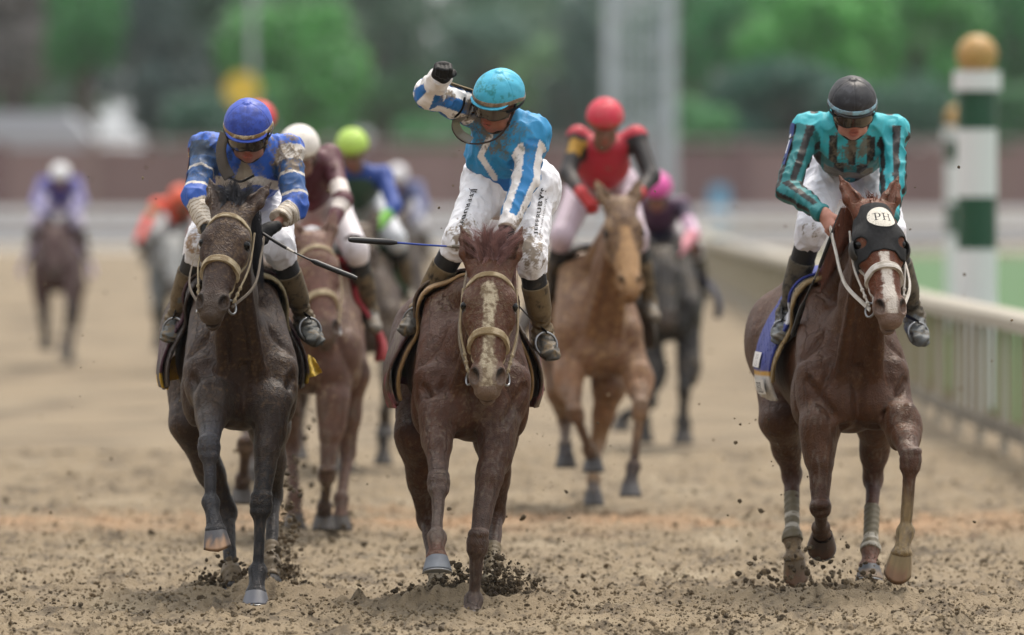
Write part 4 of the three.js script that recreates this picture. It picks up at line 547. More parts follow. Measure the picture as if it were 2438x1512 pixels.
function tree(px, py, d, wpx, hpx, col, label, n = 2600) {
  const k = d / FPX, c = at(px, py, d), rx = wpx * k / 2, ry = hpx * k / 2, g = thing('tree', label, 'tree', [c[0], 0, c[2]], 'trees beyond the far turn');
  const h = Math.max(1, c[1]); const b = [tube([[0, -0.1, 0], [0.1, h * 0.5, 0], [0, h, 0]], (t) => 0.045 * h * (1.1 - 0.7 * t) + 0.05, 9)]; for (let i = 0; i < 5; i++) { const a = rr(0, 6.28); b.push(tube([[0, h * rr(0.35, 0.7), 0], [Math.cos(a) * rx * 0.3, h * 0.9, Math.sin(a) * rx * 0.3], [Math.cos(a) * rx * 0.6, h + ry * rr(-0.2, 0.4), Math.sin(a) * rx * 0.6]], (t) => 0.02 * h * (1.1 - t) + 0.02, 6)); }
  part('trunk', mergeGeometries(b), barkMat, g);
  const cr = part('crown', crownGeo(rx, ry, Math.min(rx, 5), n, C(col), Math.max(0.18, rx * 0.07)), leafMat(1), g); cr.position.y = c[1];
}
function grandstand() {                          // the stand behind the photographer: it closes off the sky on that side, as the dark fronts of horses and riders show
  const g = thing('grandstand', 'tall roofed grandstand standing behind the photographer', 'grandstand', [0, 0, 30]), c = mat({ color: 0x55504a, roughness: 0.95 }), rf = mat({ color: 0x4a4d50, roughness: 0.8 });
  const bx = (n, w, h, d, x, y, z, m) => { const b = new THREE.BoxGeometry(w, h, d); b.translate(x, y, z); part(n, b, m, g); };
  for (let i = 0; i < 12; i++) bx('tier', 110, 1.2 + i * 1.1, 1.6, -10, (1.2 + i * 1.1) / 2, 4 + i * 1.6, c);
  bx('back_wall', 110, 24, 0.6, -10, 12, 24, c); bx('roof', 112, 0.8, 26, -10, 24.4, 11.6, rf);
  for (let x = -60; x <= 40; x += 12.5) bx('roof_post', 0.6, 23.6, 0.6, x, 12, 3, rf);
  for (let i = 0; i < 10; i++) bx('side_tier', 1.6, 1.2 + i * 1.2, 90, -36 - i * 1.6, (1.2 + i * 1.2) / 2, -55, c);
  bx('side_wall', 0.6, 20, 90, -53, 10, -55, c);
}
function background() {
  // brick wall behind the far turn
  const w = thing('brick_wall', 'long low brick-red wall behind the far rail', 'wall', [0, 0, -300]);
  const brickMat = [0x75605e, 0x7d6a66, 0x715b5b, 0x806b69].map((c) => mat({ color: c, roughness: 0.9 })), capM = mat({ color: 0x8d8683, roughness: 0.9 });
  for (let i = -26; i <= 26; i++) { const b = new THREE.BoxGeometry(3.36, 3.5, 0.5); b.translate(i * 3.4, 1.75, 0); part('wall_panel', b, brickMat[(i + 40) % 4], w); const p = new THREE.BoxGeometry(0.5, 3.7, 0.7); p.translate(i * 3.4 + 1.7, 1.85, 0); part('pillar', p, brickMat[(i * 3 + 120) % 4], w); }
  const cp = new THREE.BoxGeometry(181, 0.16, 0.8); cp.translate(0, 3.78, 0); part('coping', cp, capM, w);
  // apron of paler sand inside the far rail, infield grass to the right
  { const g = new THREE.PlaneGeometry(180, 14); g.rotateX(-Math.PI / 2); g.translate(0, 0.03, -275); structure('far_track_edge', g, mat({ color: 0xb7b0a4, roughness: 1 })); }
  { const s = new THREE.Shape(); s.moveTo(4.1, 50); s.lineTo(4.3, 140); s.lineTo(4.7, 180); s.lineTo(6.4, 215); s.lineTo(11, 245); s.lineTo(40, 262); s.lineTo(40, 50); const g = new THREE.ShapeGeometry(s); g.rotateX(-Math.PI / 2); const p = g.attributes.position; for (let i = 0; i < p.count; i++) p.setY(i, 0.05); structure('infield_grass', g, mat({ color: 0x41603a, roughness: 1, side: THREE.DoubleSide })); }
  // tall ribbed floodlight tower
  { const b = at(1525, 560, 262), g = thing('floodlight_tower', 'broad pale grey steel tower rising behind the red-capped rider', 'tower', [b[0], 0, b[2]]), m = mat({ color: 0xa9b4bc, roughness: 0.6, metalness: 0.0 }), m2 = mat({ color: 0x98a3ab, roughness: 0.6, metalness: 0.0 });
    for (const [x, z] of [[-0.95, 0], [0.95, 0], [-0.95, -1.6], [0.95, -1.6]]) { const c = new THREE.CylinderGeometry(0.17, 0.19, 14, 14); c.translate(x, 7, z); part('column', c, m, g); }
    for (const x of [-0.62, -0.32, 0, 0.32, 0.62]) { const c = new THREE.BoxGeometry(0.16, 13.8, 0.12); c.translate(x, 6.95, -0.8); part('riser', c, m2, g); }
    for (let y = 0.6; y < 14; y += 1.2) for (const z of [0.2, -1.8]) { const c = new THREE.BoxGeometry(2.1, 0.09, 0.1); c.translate(0, y, z); part('crossbar', c, m, g); const e = new THREE.BoxGeometry(2.2, 0.07, 0.08); e.rotateZ((y * 10 % 24 < 12 ? 1 : -1) * 0.53); e.translate(0, y + 0.6, z); part('brace', e, m2, g); } }
  // round yellow marker on a slim mast
  { const b = at(576, 215, 290), g = thing('marker_sign', 'round yellow marker on a slim pale mast above the blue rider', 'sign', [b[0], 0, b[2]]); const p = new THREE.CylinderGeometry(0.11, 0.13, 13, 12); p.translate(0.35, 6.5, -0.3); part('mast', p, mat({ color: 0x8c9499, roughness: 0.6 }), g); const s = new THREE.CylinderGeometry(0.62, 0.62, 0.1, 32); s.rotateX(Math.PI / 2); s.translate(0, b[1], 0); part('disc', s, mat({ color: 0xc2a734, roughness: 0.5 }), g); const st = new THREE.BoxGeometry(0.1, b[1], 0.08); st.translate(0, b[1] / 2, -0.1); part('stem', st, mat({ color: 0x6c6f60, roughness: 0.7 }), g); }
  // sheds and parked things above the wall on the left
  const shed = (px, py, wpx, hpx, d, col, roof, label) => { const k = d / FPX, c = at(px, py, d), wd = wpx * k, top_ = c[1], hh = hpx * k, g = thing('shed', label, 'shed', [c[0], 0, c[2]]); const b = new THREE.BoxGeometry(wd, top_ - hh, 4); b.translate(0, (top_ - hh) / 2, 0); part('wall', b, mat({ color: col, roughness: 0.9 }), g); const s = new THREE.Shape(); s.moveTo(-wd * 0.54, 0); s.lineTo(-wd * 0.3, hh); s.lineTo(wd * 0.3, hh); s.lineTo(wd * 0.54, 0); const e = new THREE.ExtrudeGeometry(s, { depth: 4.6, bevelEnabled: false }); e.translate(0, top_ - hh, -2.3); part('roof', e, mat({ color: roof, roughness: 0.6 }), g); const dr = new THREE.BoxGeometry(wd * 0.16, (top_ - hh) * 0.5, 0.1); dr.translate(wd * 0.2, (top_ - hh) * 0.25, 2.04); part('door', dr, mat({ color: 0x4b4a48, roughness: 0.8 }), g); };
  shed(70, 268, 330, 90, 312, 0x85888d, 0x9fa4ac, 'low shed with pale grey roof at the far left edge');
  shed(265, 350, 110, 55, 308, 0xa8938a, 0xb6a49c, 'small pinkish shed just above the wall on the left');
  shed(1790, 355, 130, 60, 312, 0x8d8b86, 0xa9a59e, 'small grey shed under the dark trees on the right');
  shed(2215, 345, 90, 60, 312, 0x9a958f, 0xb3b0ac, 'small pale shed beside the striped pole');
  { const b = at(1712, 465, 296), g = thing('water_barrel', 'pale blue barrel standing before the brick wall', 'barrel', [b[0], 0, b[2]]); const pr = [[0.28, 0], [0.34, 0.4], [0.36, 0.9], [0.34, 1.7], [0.28, 2.1]].map(([x, y]) => new THREE.Vector2(x, y)); part('shell', new THREE.LatheGeometry(pr, 24), mat({ color: 0x5f9dc0, roughness: 0.4 }), g); const lid = new THREE.CylinderGeometry(0.29, 0.29, 0.06, 24); lid.translate(0, 2.12, 0); part('lid', lid, mat({ color: 0x5f9dc0, roughness: 0.4 }), g); }
  // trees
  const T = [[30, 90, 340, 330, 420, 0x6a6663, 'grey-brown bare-looking tree in the top left corner'], [200, 70, 330, 200, 360, 0x2f7a34, 'bright green tree near the top left corner'], [360, 150, 345, 330, 520, 0x3d5550, 'dark blue-green tree between the bright trees on the left'], [690, 190, 325, 400, 420, 0x4a9040, 'large bright green rounded tree above the maroon rider'], [480, 60, 350, 260, 330, 0x2c5233, 'mid green tree at the top left of the rounded tree'],
    [520, 330, 318, 330, 220, 0x35604a, 'low dark green tree behind the blue-capped rider'], [900, 110, 352, 300, 520, 0x4a6652, 'dark grey-green tree between the rounded tree and the raised fist'], [1060, 330, 320, 260, 180, 0x3c7a44, 'low light green bush behind the raised fist rider'], [1130, 140, 372, 380, 560, 0x55755f, 'hazy grey-green tree behind the raised fist'], [1370, 190, 360, 260, 640, 0x47635a, 'muted green tree left of the steel tower'],
    [1720, 120, 335, 300, 480, 0x2f7a3f, 'mid green tree just right of the steel tower'], [1930, 110, 330, 420, 400, 0x48983a, 'bright green tree above the teal-striped rider'], [1900, 265, 322, 480, 260, 0x2a5a48, 'low very dark green tree behind the teal-striped rider'], [2180, 110, 335, 380, 420, 0x44903c, 'bright green tree left of the gold-topped pole'], [2160, 270, 320, 320, 200, 0x2f6049, 'low dark green tree left of the gold-topped pole'], [2400, 100, 338, 260, 480, 0x357f3e, 'green tree in the top right corner'], [2390, 300, 320, 240, 220, 0x2d6b35, 'low green tree at the right edge'], [1670, 300, 316, 160, 150, 0x4f8f55, 'pale green bush beside the steel tower']];
  ['mid green crown at the top left edge', 'pale green crown above the pinkish shed', 'muted blue-green crown above the orange rider', 'yellowish green crown behind the yellow marker', 'mid green crown above the lime-capped rider', 'pale green crown left of the raised fist', 'muted blue-green crown behind the sky blue cap', 'yellowish green crown above the red-capped rider', 'mid green crown close against the right side of the tower', 'pale green crown a little right of the tower', 'muted blue-green crown above the pale blue barrel', 'yellowish green crown left of the black cap', 'mid green crown behind the black cap', 'pale green crown right of the black cap', 'muted blue-green crown left of the gold ball', 'yellowish green crown right of the gold ball'].forEach((label, i) => T.push([i > 7 ? 1660 + (i - 8) * 105 + rr(-30, 30) : 20 + i * 185 + rr(-40, 40), rr(20, 260), rr(345, 368), rr(180, 320), rr(180, 300), [0x4a7d50, 0x5a8a5c, 0x4a6d5c, 0x688f62][i % 4], label, 1500]));
  for (const t of T) tree(...t);
  { const L = []; const geos = []; for (let i = 0; i < 150; i++) { const px = i < 46 ? -120 + i * 60 : (i % 2 ? -180 - (i - 46) * 26 : 2620 + (i - 46) * 26), d = rr(385, 440), c = at(px, rr(-120, 330), d); const q = crownGeo(3.2, 4.2, 2, 260, mul(C([0x5f7a68, 0x566e62, 0x6c7c72, 0x5f8464][i % 4]), 1), 0.55); q.translate(c[0], Math.max(2, c[1]), c[2]); geos.push(q); } const m = new THREE.Mesh(mergeGeometries(geos), leafMat(2)); m.name = 'far_wood'; m.userData = { kind: 'stuff', label: 'hazy far wood closing the view behind the trees', category: 'wood' }; scene.add(m); }
}
// ------------------------------------------------------------------ the race
const W_ = (c) => () => C(c);
// ---- middle horse and rider
const spareGog = new THREE.MeshPhysicalMaterial({ color: 0xb5b0a6, roughness: 0.2, transmission: 0.75, thickness: 0 });
{
  const D = 38.3, base = [at(1128, 900, D)[0], 0, -D], L = (x, y, f) => sub(at(x, y, D - f), base);
  const lilac = [0x40261a, 0x46342c, 0x4b3c35, 0x4a3b34];
  const h = horse({ label: 'muddy chestnut horse with a white blaze in the middle, under the fist-raising rider', base, cx: 0, yaw: 0.075, rise: -0.03, cell: 0.0086, headCell: 0.0048, phase: 3.1, coat: 0x43230f, points: 0x3f2c27, mud: 0x5f4d3a, mudAmount: 0.46,
    head: { poll: L(1167, 612, 0.42), A: [-0.02, -0.9, 0.44], N: [0.0, 0.4, 0.9], s: 1.07, ears: [[-0.34, 1, 0.12], [0.36, 1, 0.12]], muzzle: 0x7b6b5e, coat: 0x4f2b16 },
    blaze: { a0: 0.1, a1: 0.6, col: 0xb0a48c, mud: 0.12, mudCol: 0x776750, w: (a) => a < 0.17 ? 0.036 * sst(0.1, 0.17, a) : a < 0.3 ? mixn(0.034, 0.019, (a - 0.17) / 0.13)   : a < 0.46 ? 0.023 : 0.034 },
    legs: [{ j: [L(1042, 985, 0.02), L(1044, 1150, 0.3), L(1040, 1279, 0.48), L(1040, 1326, 0.55)], cols: [0x45291a, 0x4b3a32, 0x574840, 0x5a3828], hd: [0.02, -0.93, 0.35], hf: [0, 0.35, 0.93], hoof: [0x585d66, 0x646a72] },
      { j: [L(1188, 1010, -0.02), L(1137, 1290, 0.26), L(1127, 1428, 0.2), L(1120, 1462, 0.26)], cols: lilac, hd: [0, -0.9, 0.4], hf: [0, 0.4, 0.9] },
      { j: [L(992, 1040, -1.1), L(1017, 1235, -1.3), L(1041, 1398, -0.75), L(1044, 1436, -0.68)], cols: [0x43230f, 0x43291c, 0x4b3c35, 0x4a3b34], wrap: { t: [0.62, 1.75], col: 0x7d705a, band: 0xb4ad9d, bands: [[0.7, 0.78]] } },
      { j: [L(1180, 1040, -1.1), L(1180, 1225, -1.3), L(1166, 1392, -0.8), L(1164, 1430, -0.72)], cols: [0x43230f, 0x43291c, 0x4b3c35, 0x4a3b34], wrap: { t: [0.45, 1.6], col: 0x77694f, band: 0xa59a80, bands: [[0.48, 0.56], [0.66, 0.74]] } }],
    hair: { n: 2600, locks: 90, len: 0.15, spread: 0.35, droop: 0.3, col: 0x8f6c69, r: 0.0019, side: 1, blow: 0.3 }, bridle: { col: 0xb0a083, mud: 0x84714f, nose: 0.355, rein: 0.012, reinCol: 0x6d5f4a }, stirrups: [L(985, 762, -0.53), L(1300, 820, -0.5)], flaps: [{ p: [L(966, 815, -0.85), L(1002, 790, -0.7), L(1000, 925, -0.72), L(954, 912, -0.88)], color: (u, v, p) => mixc(C(v > 0.72 ? 0x8a4a52 : 0x5d3a38), C(0x63533f), sst(-0.25, 0.25, fbm(p[0] * 14, p[1] * 14, p[2] * 14, 3))) }, { p: [L(1258, 760, -0.7), L(1284, 800, -0.85), L(1298, 930, -0.88), L(1266, 948, -0.72)], color: (u, v, p) => mixc(C(u > 0.8 && v < 0.8 ? 0x8f3f55 : 0x3a2a28), C(0x5a4c3b), sst(-0.2, 0.3, fbm(p[0] * 14, p[1] * 14, p[2] * 14, 3))) }], hands: [L(1120, 600, -0.1), L(1208, 580, -0.12)],
    layers: [{ name: 'saddle_pad', z: [-1.0, -0.42], y: 0.98, off: 0.025, flare: 0.045, slope: 0.32, color: (q, p) => { const e = q[2] + 0.32 * (1.45 - q[1]) + 0.42; return mul(e > -0.05 ? C(0x8d6f47) : C(0x3a2b26), 0.85 + 0.4 * fbm(p[0] * 18, p[1] * 18, p[2] * 18, 2)); } },
      { name: 'saddle_cloth', z: [-1.12, -0.52], y: [0.9, 0.94], off: 0.05, flare: 0.06, slope: 0.2, fold: 0.03, color: (q, p) => { const v = fbm(p[0] * 12, p[1] * 12, p[2] * 12, 3); return mixc(C(q[1] < 1.12 && q[2] < -0.6 ? 0x8a4a50 : 0x4a2a2a), C(0x5f5040), sst(-0.3, 0.2, v)); } }] });
  // rider, left arm punching the air
  const J = { pelvis: L(1222, 452, -0.72), chest: L(1210, 346, -0.56), neck: L(1190, 272, -0.46), sh: [L(1128, 262, -0.46), L(1262, 318, -0.5)], el: [L(1020, 224, -0.3), L(1252, 425, -0.4)], wr: [L(1050, 182, -0.1), L(1206, 548, -0.22)],
    hip: [L(1162, 428, -0.72), L(1270, 452, -0.72)], kn: [L(1094, 570, -0.42), L(1262, 612, -0.4)], an: [L(999, 738, -0.62), L(1292, 790, -0.6)], toe: [L(966, 786, -0.5), L(1312, 846, -0.46)] };
  const st = [L(1166, 325, -0.4), L(1143, 372, -0.4), L(1178, 424, -0.4)], blue = C(0x2389bf), deep = C(0x1566ae), wh = C(0xe2e0e0);
  const r = jockey({ label: 'rider in sky blue and white silks punching the air with a black-gloved fist', base, j: J, phase: 1.7, cell: 0.0068, chestR: 1.02, hem: 0.28, gogMat: clearGog,
    head: { c: L(1184, 247, -0.38), turn: [-0.6, 0.4, -0.27] }, skin: 0x8a5a49, strapCol: 0x2c1d14,
    helmet: { col: 0x3aa6c6, dirt: 0x10787c, dirtAmount: 0.02, dirtA: 0.85, peak: 0x3fb0d8, band: 0x8d7f6d, bandDirt: 0x6d5c48, bandMud: 0.1 },
    hands: [{ D: [0.12, 0.62, 0.78], palm: [0.05, -0.75, 0.6], thumb: [1, -0.15, 0.05], curl: 0.95, k: 1.3, gloveCol: 0x101113 }, { D: [-0.1, -0.8, 0.5], palm: [-0.3, -0.4, -0.8], thumb: [-1, 0, 0.2], curl: 0.85, gloveCol: 0x16171a }],
    armO: [0.008, 0.003], cuff: [1.0, 0.95], jersey: (o, p) => { if (o.arm < 0) { const e = (a, b) => bone([p[0], p[1], 0], [a[0], a[1], 0], [b[0], b[1], 0])[1], v = o.z > -0.03 && Math.min(e(st[0], st[1]), e(st[1], st[2])) < 0.014; return v ? wh : o.y < 0.36 ? deep : blue; }
      if (o.t > (o.arm ? 1.78 : 1.5)) return wh; if (o.t < 0.1) return blue; const k = (o.ang / 3.1416 * 3.6 + 20.2 + (o.arm ? 0.35 : 0.75)) % 2; return k < 1 ? (o.arm ? C(0x1b77b4) : C(0x0f62a6)) : wh; },
    mud: [{ p: L(1116, 545, -0.3), r: 0.11, s: 0.5 }, { p: L(1252, 575, -0.3), r: 0.13, s: 0.42 }, { p: L(1152, 312, -0.34), r: 0.13, s: 0.6, c: 0x6d6354 }, { p: L(1070, 222, -0.25), r: 0.05, s: 0.3 }, { p: L(1222, 345, -0.35), r: 0.09, s: 0.1, c: 0x5d6a62, a: 0.6 }], specks: 0.3,
    boot: 0x2c2722, bootMud: 0x75644a, bootDirt: 0.3, toeCol: 0x56534e, breeches: 0xe9eaf0 });
  // lettering down both thighs and on the boot
  const ink = (txt, w, h, col, font) => new THREE.MeshStandardMaterial({ color: col, roughness: 0.7, transparent: true, side: THREE.DoubleSide, alphaMap: writing(w, h, (x) => { x.fillStyle = '#000'; x.fillRect(0, 0, w, h); x.fillStyle = '#fff'; x.font = font; x.textAlign = 'center'; x.textBaseline = 'middle'; x.save(); x.translate(w / 2, h / 2); x.scale(txt.sx ?? 1, 1); x.fillText(txt.t, 0, 0); x.restore(); }) });
  const line = (a, b, across, f) => patch(f, 40, 8, (u, v) => mad(lerp(a, b, u), across, (v - 0.5)), 0.0095);
  const bold = ink({ t: 'JEFFRUBY’S', sx: 0.95 }, 1024, 160, 0x0a0a0c, 'bold 150px sans-serif'), small = ink({ t: 'STEAKHOUSE' }, 1024, 128, 0x0a0a0c, '110px sans-serif');
  part('lettering', line(L(1128, 392, -0.5), L(1093, 535, -0.24), mul([0.9, 0.25, 0.3], 0.062), r.breechField), bold, r.g);
  part('lettering', line(L(1292, 530, -0.26), L(1310, 430, -0.56), mul([-0.9, 0.2, 0.35], 0.062), r.breechField), bold, r.g);
  part('lettering', line(L(1302, 560, -0.3), L(1321, 445, -0.58), mul([-0.5, 0.1, 0.85], 0.03), r.breechField), small, r.g);
  // band round the raised arm with its muddy flap
  const ab = lerp(J.sh[0], J.el[0], 0.42), ax = norm(sub(J.el[0], J.sh[0])); part('armband', ring(ab, ax, 0.062, 0.012), blackMat, r.g);
  { const g = patch(field([cone(J.sh[0], J.el[0], 0.062, 0.058)]), 12, 8, (u, v) => mad(lerp(J.sh[0], J.el[0], mixn(0.02, 0.55, u)), [0, 1, 0], 0.08, [0, 0, 1], (v - 0.5) * 0.1), 0.03); part('armband_flap', g, mat({ color: 0x8d7b5e, roughness: 0.95, bumpMap: mudGrain, bumpScale: 0.01, side: THREE.DoubleSide }), r.g); }
  // second pair of goggles hanging at the neck
  { const hp = r.hp, pts = curve([hp(-0.095, 0.0, 0.05), hp(-0.16, -0.05, 0.1), hp(-0.175, -0.12, 0.12), hp(-0.13, -0.165, 0.13), hp(-0.03, -0.16, 0.14), hp(0.05, -0.13, 0.09), hp(0.085, -0.07, 0.03)], 30); part('spare_goggles', tube(pts, 0.0045, 6), mat({ color: 0x2b1c16, roughness: 0.5 }), r.g); const p2 = curve([hp(-0.1, -0.015, 0.06), hp(-0.125, -0.05, 0.1), hp(-0.155, -0.085, 0.12), hp(-0.13, -0.13, 0.13), hp(-0.06, -0.155, 0.135)], 20); part('spare_lens', strap(p2, p2.map(() => [-0.3, 0.2, 0.9]), 0.04, 0.002), spareGog, r.g); }
  whip('long whip with blue shaft held across behind the middle horse\'s ear', [L(1195, 592, -0.2), L(1105, 588, -0.16), L(1040, 585, -0.12), L(930, 577, -0.02), L(830, 570, 0.06)], [[0, 0.0085, 0x5d5648], [0.26, 0.0095, 0x4a453a], [0.36, 0.0085, 0x5d5648], [0.4, 0.0042, 0x8f8a80], [0.46, 0.0045, 0x1c3f9a], [0.71, 0.0048, 0x1c3f9a], [0.73, 0.011, 0x14161b], [0.76, 0.0155, 0x14161b], [0.98, 0.0145, 0x14161b], [1, 0.01, 0x14161b]], base);
}
function whip(label, ctrl, prof, base) {
  const pts = curve(ctrl, 60), n = pts.length, pr = (t) => { for (let i = 1; i < prof.length; i++) if (t <= prof[i][0]) { const a = prof[i - 1], b = prof[i]; return [mixn(a[1], b[1], (t - a[0]) / (b[0] - a[0])), b[2]]; } return prof[prof.length - 1].slice(1); };
  const g = thing('riding_whip', label, 'whip', add(base, ctrl[0])), o = ctrl[0], seg = []; let cur = 0; for (let i = 1; i <= n; i++) if (i === n || pr(i / (n - 1))[1] !== pr(cur / (n - 1))[1]) { seg.push([cur, Math.min(i, n - 1)]); cur = i; }
  seg.forEach(([a, b]) => { if (b <= a) return; const q = pts.slice(a, b + 1).map((p) => sub(p, o)), c = pr((a + 0.5) / (n - 1))[1]; part(c === 0x14161b || c === 0x131417 ? 'flap' : 'shaft', tube(q, (t) => pr((a + t * (b - a)) / (n - 1))[0], 10), mat({ color: c, roughness: 0.45 }), g); });
}
// ---- left horse and rider
{
  const D = 39.0, base = [at(577, 900, D)[0], 0, -D], L = (x, y, f) => sub(at(x, y, D - f), base);
  const blk = [0x2c221e, 0x1b1c20, 0x1a1b20, 0x1d1d22], rear = [0x30211a, 0x241e1e, 0x1a1b20, 0x1d1d22];
  horse({ label: 'dark bay horse with black legs, leftmost of the three leading horses', base, cx: 0, yaw: 0.1, rise: 0.0, cell: 0.0086, headCell: 0.0048, phase: 7.7, coat: 0x2e1c11, points: 0x1b1c20, mud: 0x574430, mudAmount: 0.44, legDust: 0x45413e,
    head: { poll: L(551, 480, 0.36), A: [-0.16, -0.83, 0.56], N: [-0.14, 0.55, 0.84], s: 1.0, ears: [[-0.42, 1, 0.0], [0.5, 1, 0.0]], muzzle: 0x4a3f36, coat: 0x36241a },
    legs: [{ j: [L(506, 950, 0.04), L(498, 1066, 0.36), L(501, 1196, 0.42), L(512, 1262, 0.5)], cols: [0x31261f, 0x34343a, 0x26272c, 0x1f1f24], hd: [0.14, -0.97, 0.1], hf: [0, 0.1, 1], hh: 0.108, hr: 0.066, hoof: [0x45454a, 0x96765a], patch: 0.1 },
      { j: [L(648, 955, 0.0), L(621, 1200, 0.16), L(613, 1360, 0.2), L(609, 1410, 0.28)], cols: blk, hd: [0, -0.93, 0.3], hf: [0, 0.2, 0.95], hoof: [0x5d6068, 0x5f626c] },
      { j: [L(455, 1010, -1.15), L(540, 1222, -1.25), L(550, 1366, -0.95), L(554, 1400, -0.88)], cols: rear, wrap: { t: [0.86, 1.9], col: 0x75664f, band: 0xc9c3b8, bands: [[0.9, 1.0]] } },
      { j: [L(640, 1010, -1.15), L(650, 1180, -1.35), L(643, 1345, -1.0), L(645, 1385, -0.92)], cols: rear, wrap: { t: [0.7, 1.8], col: 0x75664f, band: 0xa79c88, bands: [[0.74, 0.82]] } }],
    hair: { n: 1400, locks: 50, len: 0.13, spread: 0.25, droop: 0.6, lean: -0.1, col: 0x34363f, r: 0.0022, side: 1 }, bridle: { col: 0xaea186, mud: 0x7d6a4a, nose: 0.33, rein: 0.013, reinCol: 0x5d5345 }, stirrups: [L(412, 785, -0.55), L(738, 785, -0.55)], flaps: [[392, 432], [768, 732]].map(([x0, x1], k) => ({ label: 'yellow hem corner of the saddle cloth', p: [L(x0 + (k ? -22 : 12), 852, -0.95), L(x1, 842, -0.85), L(x1 + (k ? -2 : 0), 902, -0.85), L(x0, k ? 888 : 908, -0.98)], color: (u, v, p) => mixc(C(k ? 0xc9a832 : 0xb08c2c), C(0x6d5a34), sst(0.0, 0.45, fbm(p[0] * 30, p[1] * 30, p[2] * 30, 3))) })), hands: [L(480, 560, -0.1), L(628, 562, -0.06)],
    layers: [{ name: 'saddle_pad', z: [-1.0, -0.4], y: 1.0, off: 0.03, flare: 0.06, slope: 0.3, color: (q, p) => { const e = q[2] + 0.3 * (1.45 - q[1]) + 0.4; return mul(q[0] > 0 && e > -0.1 && q[1] > 1.28 ? C(0x8f8160) : C(0x2f2420), 0.85 + 0.4 * fbm(p[0] * 18, p[1] * 18, p[2] * 18, 2)); } },
      { name: 'saddle_cloth', label: 'dark purple saddle cloth with a yellow hem', z: [-1.12, -0.5], y: [1.0, 1.02], off: 0.05, flare: 0.04, slope: 0.2, fold: 0.03, color: (q, p) => { const v = fbm(p[0] * 12, p[1] * 12, p[2] * 12, 3); return q[1] < 1.06 + 0.03 * N3(q[2] * 6, 2, 1) ? mixc(C(0xc09a2a), C(0x7a6632), sst(-0.1, 0.4, v)) : mixc(C(0x3d1c2c), C(0x4a3a30), sst(-0.2, 0.3, v)); } }] });
  const J = { pelvis: L(596, 452, -0.86), chest: L(586, 408, -0.55), neck: L(588, 330, -0.4), sh: [L(488, 352, -0.5), L(684, 356, -0.5)], el: [L(466, 470, -0.28), L(703, 490, -0.3)], wr: [L(496, 548, -0.12), L(645, 543, -0.1)],
    hip: [L(535, 470, -0.86), L(645, 470, -0.86)], kn: [L(476, 580, -0.46), L(664, 588, -0.46)], an: [L(416, 762, -0.66), L(724, 758, -0.66)], toe: [L(402, 805, -0.52), L(752, 812, -0.5)] };
  const [cx0, y0] = L(586, 424, -0.4), blue = C(0x1c47a0), sk = C(0x24518a), wh = C(0xc9c3bb);
  const r = jockey({ label: 'rider in royal blue hooped silks and blue cap, leaning over the dark horse', base, j: J, phase: 4.2, cell: 0.0068, chestR: 1.14, hem: 0.3,
    head: { c: L(591, 318, -0.28), turn: [-0.06, 0.55, 0.0] }, skin: 0x8a5f4f, helmet: { col: 0x2747ab, dirt: 0x1b2f7c, dirtAmount: 0.12, dirtA: 0.75, peak: 0x3658c8, band: 0xcbbfa6, bandDirt: 0x83693f, bandMud: 0.12 },
    hands: [{ D: [0.55, -0.5, 0.5], palm: [0.3, -0.7, -0.5], thumb: [0.3, 0.6, 0.6], curl: 0.85, gloveCol: 0x141518 }, { D: [-0.85, -0.3, 0.35], palm: [-0.25, -0.7, -0.5], thumb: [-0.2, 0.5, 0.8], curl: 0.8, gloveCol: 0x141416 }],
    cuff: [0.9, 0.62], jersey: (o, p) => { if (o.arm < 0) { const u = (p[0] - cx0) / 0.15, yb = y0 + 0.012 * Math.sin(u * 5); if (o.z > -0.05 && p[1] < yb && p[1] > yb - 0.045 && Math.abs(u) < 1) return wh; if (o.z > -0.05 && p[1] >= yb - 0.01 && p[1] < yb + 0.1 && Math.abs(p[0] - cx0 + 0.012) < 0.05 * (1 - (p[1] - yb) / 0.115)) return C(0x9d9383); return o.y > 0.8 ? C(0x2a5fc0) : blue; }
      if (o.t > 1.22) return Math.sin(o.t * 70) > 0.72 ? C(0x77664f) : C(0xb9b0a3); const t = o.t; if (t < 0.3) return o.arm ? wh : C(0x27405f); if (Math.abs(t - 0.52) < 0.025 || Math.abs(t - 0.86) < 0.025) return wh; return t < 0.52 ? C(0x274f80) : t < 0.86 ? sk : C(0x1f50a8); },
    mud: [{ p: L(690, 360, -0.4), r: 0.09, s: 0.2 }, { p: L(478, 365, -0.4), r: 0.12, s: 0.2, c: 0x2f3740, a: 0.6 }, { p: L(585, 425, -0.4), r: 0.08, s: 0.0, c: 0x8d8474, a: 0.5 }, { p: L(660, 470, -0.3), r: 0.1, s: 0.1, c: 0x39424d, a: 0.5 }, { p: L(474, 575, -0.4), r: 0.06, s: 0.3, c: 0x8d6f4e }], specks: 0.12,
    boot: 0x332b24, bootMud: 0x675944, bootDirt: 0.25, toeCol: 0x5d605f, breeches: 0xe0e1e8 });
  // spare goggles pulled round to the shoulder, number patch on the arm
  const hp = r.hp; { const p = curve([hp(-0.11, 0.02, 0.03), hp(-0.13, -0.06, 0.05), hp(-0.12, -0.13, 0.08), hp(-0.09, -0.18, 0.11)], 20); part('spare_goggles', strap(p, p.map((_, i) => [-0.6, 0.3, 0.8]), 0.062, 0.008), mat({ color: 0x57524c, roughness: 0.25, bumpMap: mudGrain, bumpScale: 0.004 }), r.g); part('spare_goggle_band', tube(curve([hp(-0.09, -0.18, 0.11), hp(-0.04, -0.19, 0.13), hp(0.03, -0.155, 0.13)], 12), 0.006, 6), blackMat, r.g); }
